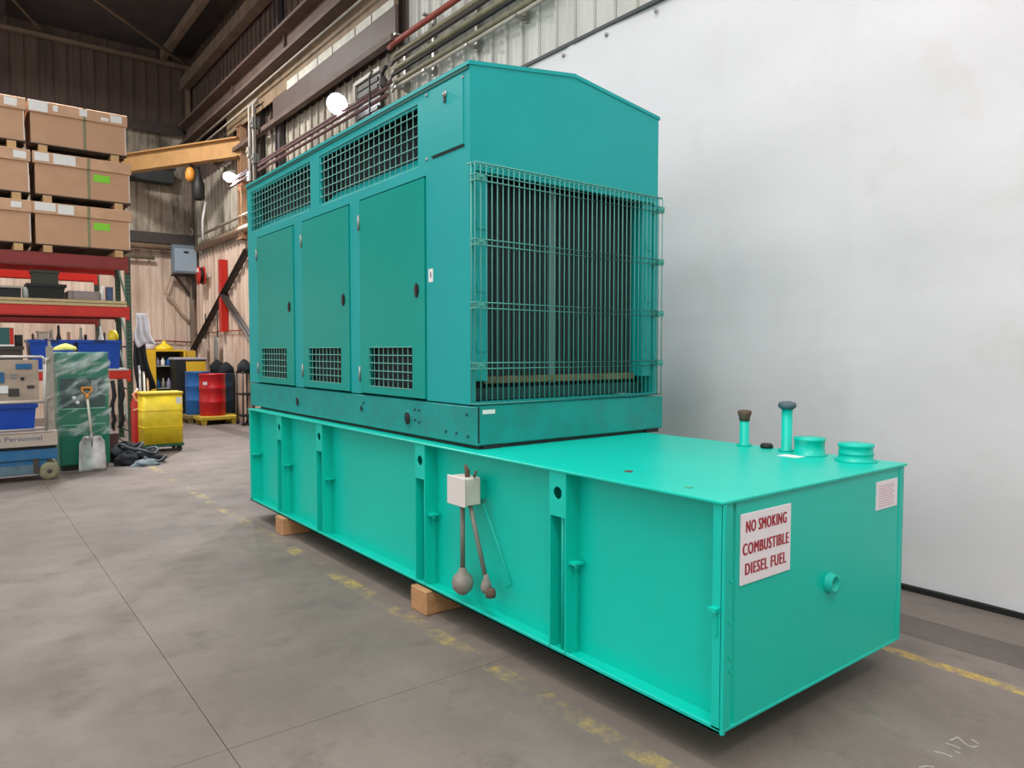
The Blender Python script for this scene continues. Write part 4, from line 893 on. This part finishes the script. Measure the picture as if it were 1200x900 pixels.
MB().tube([(-1.005, lean(1.03), 1.03), (-1.005, lean(1.10), 1.10)], [0.022, 0.026], 10).tube([(-1.005, lean(1.09), 1.09), (-1.055, lean(1.13), 1.13), (-1.07, lean(1.185), 1.185)], 0.013, 8).tube([(-1.005, lean(1.09), 1.09), (-0.955, lean(1.13), 1.13), (-0.94, lean(1.185), 1.185)], 0.013, 8).tube([(-1.075, lean(1.19), 1.19), (-0.935, lean(1.19), 1.19)], 0.016, 8).build('grip', M_orange, sh)

# ------------------------------------------------------------------ personnel lift at the left edge
lf = thing('personnel_lift', (-2.2, 9.9, 0), 'personnel lift with silver rails, beige deck and blue wheeled base', 'lift')
LX0, LX1, LY0, LY1 = -3.0, -1.44, 9.5, 10.15
MB().box(LX0, LX1-0.12, LY0+0.06, LY1-0.05, 0.10, 0.40).box(LX0, LX1+0.0, LY0+0.03, LY1, 0.28, 0.42).build('base', M_liftblue, lf, bevel=0.01)
MB().box(LX0, LX1-0.22, LY0+0.03, LY0+0.06, 0.09, 0.22).build('base_skirt', mat('skirt_grey_blue', (84, 106, 118), 0.5, var=0.2, vscale=10), lf)
MB().box(LX0, LX1-0.02, LY0+0.05, LY1, 0.42, 0.465).build('gap_plate', M_black, lf)
dk = MB().box(LX0, LX1, LY0, LY1, 0.465, 0.665).box(LX0, LX1-0.06, LY0-0.012, LY0, 0.645, 0.665).build('deck', M_beige, lf, bevel=0.006)
text_mesh('ss Personnel', 'lettering', mat('deck_print', (96, 96, 112), 0.6), dk, 0.52, 0.062, lambda u, v: (-2.135+u, LY0-0.0015, 0.545+v), bold=0.012)
for (x, y) in ((LX1-0.10, LY0+0.02), (LX1-0.10, LY1-0.1), (LX0+0.1, LY0+0.02), (LX0+0.1, LY1-0.1)):
    w_ = MB().lathe(x, y, [(0.05, 0.0), (0.085, 0.0), (0.115, 0.012), (0.12, 0.03), (0.12, 0.055), (0.11, 0.07), (0.0, 0.07)], 24, 0.12, 'y').build('wheel', mat('wheel_olive', (128, 124, 96), 0.7, var=0.15, vscale=12), lf)
    MB().lathe(x, y, [(0.0, -0.006), (0.025, -0.006), (0.03, 0.0), (0.052, 0.001), (0.052, 0.004)], 16, 0.12, 'y').build('hub', M_steel, w_)
MB().box(LX1-0.28, LX1-0.22, LY0+0.02, LY0+0.05, 0.10, 0.30).build('caster_guard', M_steel, lf)
PX = -1.565
MB().box(-1.525, -1.445, LY0+0.20, LY0+0.26, 0.665, 1.78).box(-1.50, -1.47, LY0+0.21, LY0+0.25, 1.78, 1.86).build('mast', mat('mast_beige', (158, 148, 136), 0.55, var=0.2, vscale=14), lf)
for x, y, z1 in ((PX, LY0+0.02, 1.63), (-1.45, LY1-0.05, 1.80), (-2.85, LY0+0.02, 1.63)):
    MB().tube([(x, y, 0.665), (x, y, z1)], 0.021 if x != -1.475 else 0.032, 10).build('post', M_rail, lf)
for z in (1.05, 0.69): MB().tube([(-2.85, LY0+0.015, z), (PX, LY0+0.015, z)], 0.017, 8).build('rail', M_rail, lf)
MB().tube([(-2.85, LY0+0.015, 1.645), (PX-0.03, LY0+0.015, 1.645), (PX, LY0+0.015, 1.615), (PX, LY0+0.015, 1.55)], 0.019, 8).build('rail', M_rail, lf)
for z in (1.60, 1.08): MB().tube([(PX, LY0+0.015, z), (-1.475, LY0+0.25, z+0.02), (-1.45, LY1-0.05, z)], 0.016, 8).build('rail', M_rail, lf)
cpn = MB().box(-2.8, PX-0.04, LY1-0.30, LY1-0.1, 1.06, 1.60).build('control_panel', mat('panel_tan', (170, 150, 132), 0.6, var=0.12, vscale=7), lf)
for (x0, x1, z0, z1, m) in ((-2.14, -1.99, 1.30, 1.44, M_liftblue), (-2.12, -1.95, 1.16, 1.26, M_paper), (-1.86, -1.68, 1.48, 1.55, M_liftblue), (-1.95, -1.83, 1.12, 1.22, M_steel), (-1.92, -1.86, 1.36, 1.42, M_grey), (-1.74, -1.66, 1.22, 1.26, M_steel), (-1.81, -1.77, 1.33, 1.37, M_black)):
    MB().box(x0, x1, LY1-0.315, LY1-0.30, z0, z1).build('instrument', m, cpn)
crate('deck_tub', -2.75, -1.66, LY0+0.12, LY1-0.05, 0.665, 1.02, M_blue, 'blue plastic tub standing on the lift deck behind the rails', 'tub')

# ------------------------------------------------------------------ yellow bin on a dolly
yb = thing('yellow_bin', (0.28, 11.75, 0), 'square yellow plastic bin on a green wheeled dolly', 'bin')
def rrect(cx_, cy_, hx, hy, r, n=5):
    P = []
    for (sx_, sy_, a0) in ((1, 1, 0), (-1, 1, 90), (-1, -1, 180), (1, -1, 270)):
        for k in range(n+1):
            t = math.radians(a0+90*k/n); P.append((cx_+sx_*(hx-r)+r*math.cos(t), cy_+sy_*(hy-r)+r*math.sin(t)))
    return P
BX, BY = 0.285, 11.72
MB().prism(rrect(BX, BY, 0.315, 0.26, 0.07), 'z', 0.14, 0.98, True).build('bin_body', M_yellow, yb)
MB().prism(rrect(BX, BY, 0.328, 0.272, 0.075), 'z', 0.975, 1.02, True).build('bin_rim', mat('rim_yellow_dark', (206, 178, 44), 0.5), yb)
for z in (0.42, 0.70): MB().prism(rrect(BX, BY, 0.321, 0.266, 0.073), 'z', z, z+0.018, True).build('bin_rib', M_yellow, yb)
dl = MB().box(BX-0.31, BX+0.32, BY-0.26, BY+0.26, 0.085, 0.14).build('dolly', mat('dolly_green', (30, 92, 64), 0.5), yb, bevel=0.01)
for x in (BX-0.24, BX+0.25):
    for y in (BY-0.2, BY+0.2): MB().lathe(x, y-0.02, [(0.03, 0), (0.045, 0.005), (0.045, 0.035), (0.03, 0.04)], 14, 0.045, 'y').build('caster', M_black, dl)
MB().box(BX+0.20, BX+0.29, BY-0.262, BY-0.259, 0.82, 0.93).build('bin_label', M_paper, yb)

ex = thing('red_cylinder', (0.0, 12.0, 0), 'red gas cylinder with striped hose between rack post and yellow bin', 'cylinder')
MB().lathe(-0.02, 12.0, [(0.095, 0), (0.10, 0.02), (0.10, 0.80), (0.075, 0.90), (0.035, 0.95), (0.03, 1.0), (0, 1.0)], 18).build('cylinder_body', M_extred, ex)
MB().lathe(-0.02, 12.0, [(0.02, 1.0), (0.035, 1.01), (0.035, 1.07), (0.0, 1.08)], 12).build('valve', M_zinc, ex)
MB().tube([(-0.02, 11.97, 1.05), (-0.1, 11.88, 0.98), (-0.06, 11.88, 0.88), (0.03, 11.88, 0.80), (-0.03, 11.88, 0.72), (-0.1, 11.89, 0.70)], 0.02, 8).build('hose', mat('hose_pale_orange', (230, 160, 120), 0.5), ex)
# cloth hanging on the rack post
def cloth(name, x0, x1, y, z0, z1, m, label, cat, amp=0.05, k=5, seed=1):
    r_ = random.Random(seed); p = r_.random()*6
    mb = MB().grid(lambda u, v: (x0+(x1-x0)*(u*(0.55+0.45*(1-v)))+0.05*math.sin(v*5+p)*(1-v), y+amp*math.sin(u*k*2*math.pi/2+p+v*2)*(1.1-v), z0+(z1-z0)*v-0.06*math.sin(u*3+p)*(1-v)), 16, 14)
    return tag(mb.build(name, m, solid=0.012), label, cat)
cloth('dark_jacket', 0.16, 0.46, 13.12, 0.95, 2.05, M_rag, 'black jacket hanging beside the green rack post', 'jacket', seed=4)
cloth('white_coat', 0.18, 0.50, 13.02, 1.80, 2.42, mat('coat_white', (206, 204, 214), 0.8, var=0.1, vscale=7), 'white coat hanging above the black jacket', 'coat', seed=9)
for k, (x, m, nm) in enumerate(((0.20, M_alu, 'silver'), (0.27, M_shaft, 'pale'), (0.33, M_tan, 'tan'))):
    pipe('tool_handle', [(x, 12.75, 0.0), (x+0.02, 13.05, 1.45-0.12*k)], 0.022, m, '%s tool handle leaning between rack post and yellow bin' % nm, 'handle')

# heap of black cloth and hose on the floor
for k, (x, y, rx, ry, rz, s, m, lb) in enumerate(((-0.42, 10.75, 0.26, 0.22, 0.24, 11, M_rag, 'black rag heap beside the green cabinet, tallest of the pile'), (-0.16, 10.45, 0.24, 0.18, 0.13, 12, M_rag, 'black rag heap at the right of the floor pile'), (-0.48, 10.3, 0.16, 0.12, 0.15, 13, M_rag, 'black rag heap touching the green cabinet foot'))):
    tag(drape(blob(x, y, 0.04, rx, ry, rz, s, 0.45, 24, 14), 0.0).build('rag_heap', m), lb, 'rags', 'rag heaps on the floor')
tag(drape(blob(-0.27, 10.06, 0.02, 0.17, 0.09, 0.075, 21, 0.5, 24, 12), 0.0).build('grey_bag', M_greybag), 'crumpled grey bag in front of the black rags', 'bag')
for k, (x, y, z, r) in enumerate(((-0.2, 10.5, 0.17, 0.17), (-0.38, 10.6, 0.25, 0.16), (-0.1, 10.3, 0.06, 0.15))):
    pts = [(x+r*(1+0.1*math.sin(3*t))*math.cos(t), y+r*0.6*math.sin(t)-0.06, z+0.04*math.sin(2*t+k)) for t in [2*math.pi*i/20 for i in range(20)]]
    tag(MB().tube(pts, 0.022, 6, closed=True).build('hose_coil', mat('hose_slate', (58, 66, 76), 0.5)), 'dark hose coil on the rag pile, %s' % ('in the middle', 'highest', 'lowest and nearest')[k], 'hose', 'hose coils on the pile')
tag(MB().box(-0.62, -0.5, 10.9, 11.3, 0, 0.42).box(-0.63, -0.49, 10.89, 11.31, 0.38, 0.43).build('brown_case', mat('case_maroon', (96, 62, 60), 0.6)), 'maroon case standing behind the black rags', 'case')

# ------------------------------------------------------------------ yellow cabinet and drums in the far corner
yc = thing('yellow_cabinet', (1.6, 17.8, 0), 'yellow storage cabinet with open shelves behind the yellow bin', 'cabinet')
cx0, cx1, cy0, cy1, cz1 = 1.12, 2.10, 17.5, 18.05, 1.745
MB().box(cx0, cx0+0.03, cy0, cy1, 0, cz1).box(cx1-0.03, cx1, cy0, cy1, 0, cz1).box(cx0, cx1, cy1-0.02, cy1, 0, cz1).box(cx0, cx1, cy0, cy1, cz1-0.04, cz1).box(cx0, cx1, cy0, cy1, 0, 0.06).build('case', M_yellow2, yc)
MB().box(cx0, cx0+0.29, cy0-0.02, cy0, 0.05, cz1-0.02).build('left_door', M_yellow2, yc)
MB().box(cx1-0.05, cx1, cy0-0.02, cy0, 0.02, cz1).build('frame_post', M_yellow2, yc)
MB().box(cx1, cx1+0.24, cy0+0.03, cy0+0.055, 0.05, cz1-0.02).build('right_door', mat('door_yellow_dim', (206, 166, 48), 0.5), yc)
MB().box(cx0+0.035, cx1-0.035, cy1-0.03, cy1-0.022, 0.06, cz1-0.05).build('back_sheet', M_steel, yc)  # dark sheet across the back, behind the shelves
for z in (1.33, 0.78, 0.4): MB().box(cx0+0.03, cx1-0.03, cy0+0.02, cy1-0.03, z, z+0.02).build('shelf', M_pipe, yc)
hatm = mat('bottle_lilac', (150, 146, 170), 0.5)
for si, z in enumerate((1.351, 0.801)):
    for k in range(5):
        x = 1.47+k*0.125; m = (hatm, M_white, M_drumblue, M_zinc, hatm)[(k+si*2) % 5]; nm = ('lilac', 'white', 'blue', 'silver', 'mauve')[(k+si*2) % 5]
        bottle('small_bottle', x, 17.62, z, 0.21+0.03*((k*3+si) % 3), 0.048, m, '%s bottle on the %s shelf of the yellow cabinet' % (nm, ('upper', 'lower')[si]), 'bottle', 'bottles in the yellow cabinet')
tag(MB().lathe(1.66, 17.75, [(0.21, 0), (0.22, 0.02), (0.20, 0.06), (0.18, 0.09), (0.10, 0.13), (0.05, 0.16), (0.04, 0.22), (0, 0.23)], 18, cz1).build('yellow_funnel', M_yellow), 'yellow upturned funnel on top of the yellow cabinet', 'funnel')
tag(drape(blob(1.31, 17.75, cz1+0.04, 0.16, 0.14, 0.17, 31, 0.2), cz1).build('white_sack', mat('sack_pale', (190, 186, 190), 0.8)), 'pale sack on top left of the yellow cabinet', 'sack')

def drum(name, x, y, z, r, h, m, label):
    t = thing(name, (x, y, z), label, 'drum', 'drums in the far corner')
    prof = [(r*0.97, 0), (r, 0.015)]
    for q in (0.33, 0.66): prof += [(r, h*q-0.03), (r*1.03, h*q-0.012), (r*1.03, h*q+0.012), (r, h*q+0.03)]
    prof += [(r, h-0.03), (r*1.025, h-0.02), (r*1.025, h), (r*0.96, h), (r*0.95, h-0.02), (0, h-0.02)]
    MB().lathe(x, y, prof, 28, z).build('drum_shell', m, t)
    MB().lathe(x+r*0.6, y, [(0.03, h-0.02), (0.03, h-0.005), (0, h-0.005)], 10, z).build('bung', M_zinc, t)
    return t
dr = drum('steel_drum', 2.30, 15.93, 0.201, 0.29, 0.98, M_drumred, 'red steel drum on the yellow spill pallet')
th = math.radians(225)
MB().box(2.03, 2.12, 15.685, 15.70, 0.93, 1.0).build('drum_label', M_paper, dr)
drum('steel_drum', 2.12, 16.52, 0.201, 0.275, 1.02, M_drumblue, 'bright blue drum behind the red drum')
drum('steel_drum', 2.69, 16.45, 0.201, 0.25, 0.98, M_drumteal, 'dark blue drum to the right of the red drum')
def spill(x0, x1, y0, y1, m, label):
    t = thing('spill_pallet', ((x0+x1)/2, (y0+y1)/2, 0), label, 'spill pallet', 'spill pallets')
    MB().box(x0, x1, y0, y1, 0.11, 0.20).build('deck', m, t, bevel=0.012)
    for xa_ in (x0+0.04, x1-0.16):
        for ya in (y0+0.03, y1-0.16): MB().hull8([(xa_+0.02, ya, 0), (xa_+0.10, ya, 0), (xa_+0.10, ya+0.12, 0), (xa_+0.02, ya+0.12, 0), (xa_, ya, 0.11), (xa_+0.12, ya, 0.11), (xa_+0.12, ya+0.12, 0.11), (xa_, ya+0.12, 0.11)]).build('foot', m, t)
spill(1.93, 2.80, 15.58, 16.21, M_spill, 'worn yellow spill pallet under the red drum')
spill(1.80, 2.41, 16.23, 16.82, mat('spill_brown', (126, 108, 62), 0.7, var=0.2, vscale=9), 'brownish spill pallet under the bright blue drum')
spill(2.43, 2.95, 16.23, 16.8, mat('spill_brown', (126, 108, 62)), 'brownish spill pallet under the dark blue drum')
bb = thing('black_bin', (2.06, 17.1, 0), 'tall black bin with grey lid behind the blue drum', 'bin')
MB().hull8([(1.74, 16.88, 0.05), (2.38, 16.88, 0.05), (2.38, 17.38, 0.05), (1.74, 17.38, 0.05), (1.70, 16.86, 1.50), (2.42, 16.86, 1.50), (2.42, 17.4, 1.50), (1.70, 17.4, 1.50)]).build('bin_body', M_black, bb)
MB().box(1.68, 2.44, 16.84, 17.42, 1.50, 1.56).build('bin_lid', mat('lid_grey', (168, 166, 176), 0.5), bb, bevel=0.015)
MB().box(1.95, 2.40, 16.835, 16.86, 1.22, 1.46).build('bin_panel', M_yellow2, bb, label='yellow panel')
for x in (1.82, 2.3): MB().lathe(x, 16.86, [(0.0, 0), (0.07, 0), (0.07, 0.05), (0, 0.05)], 12, 0.07, 'y').build('wheel', M_steel, bb)
for k, (x, y, z, r, s) in enumerate(((2.75, 17.12, 1.36, 0.16, 41), (2.5, 17.7, 1.6, 0.0, 42), (2.82, 16.6, 1.30, 0.17, 43))):
    if r: tag(drape(blob(x, y, z-0.1, r*1.1, r*0.9, r*1.3, s, 0.3), 1.182 if k == 2 else 0.9).build('black_sack', M_rag), 'black sack piled above the dark blue drum, %s' % ('left', '', 'right')[k], 'sack', 'black sacks in the corner')
tag(drape(blob(2.72, 17.12, 0.5, 0.2, 0.14, 0.8, 47, 0.2, 22, 16), 0.0).build('black_sack', M_rag), 'large black sack standing behind the dark blue drum', 'sack', 'black sacks in the corner')
lk = thing('dark_trolley', (2.75, 15.2, 0), 'dark steel trolley frame behind the far end of the generator', 'trolley')
for (x, y) in ((2.72, 15.0), (2.95, 15.0), (2.72, 15.45), (2.95, 15.45)): MB().tube([(x, y, 0.08), (x, y, 1.25)], 0.02, 8).build('post', M_steel, lk)
for z in (0.2, 0.7, 1.2): MB().box(2.70, 2.97, 14.98, 15.47, z, z+0.03).build('shelf', M_black, lk)
for (x, y) in ((2.72, 15.0), (2.95, 15.0), (2.72, 15.45), (2.95, 15.45)): MB().lathe(x, y-0.015, [(0.0, 0), (0.04, 0), (0.04, 0.03), (0, 0.03)], 10, 0.04, 'y').build('caster', M_black, lk)
tag(drape(blob(2.83, 15.25, 1.3, 0.14, 0.2, 0.2, 51, 0.3), 1.231).build('black_sack', M_rag), 'black sack on the dark steel trolley', 'sack', 'black sacks in the corner')
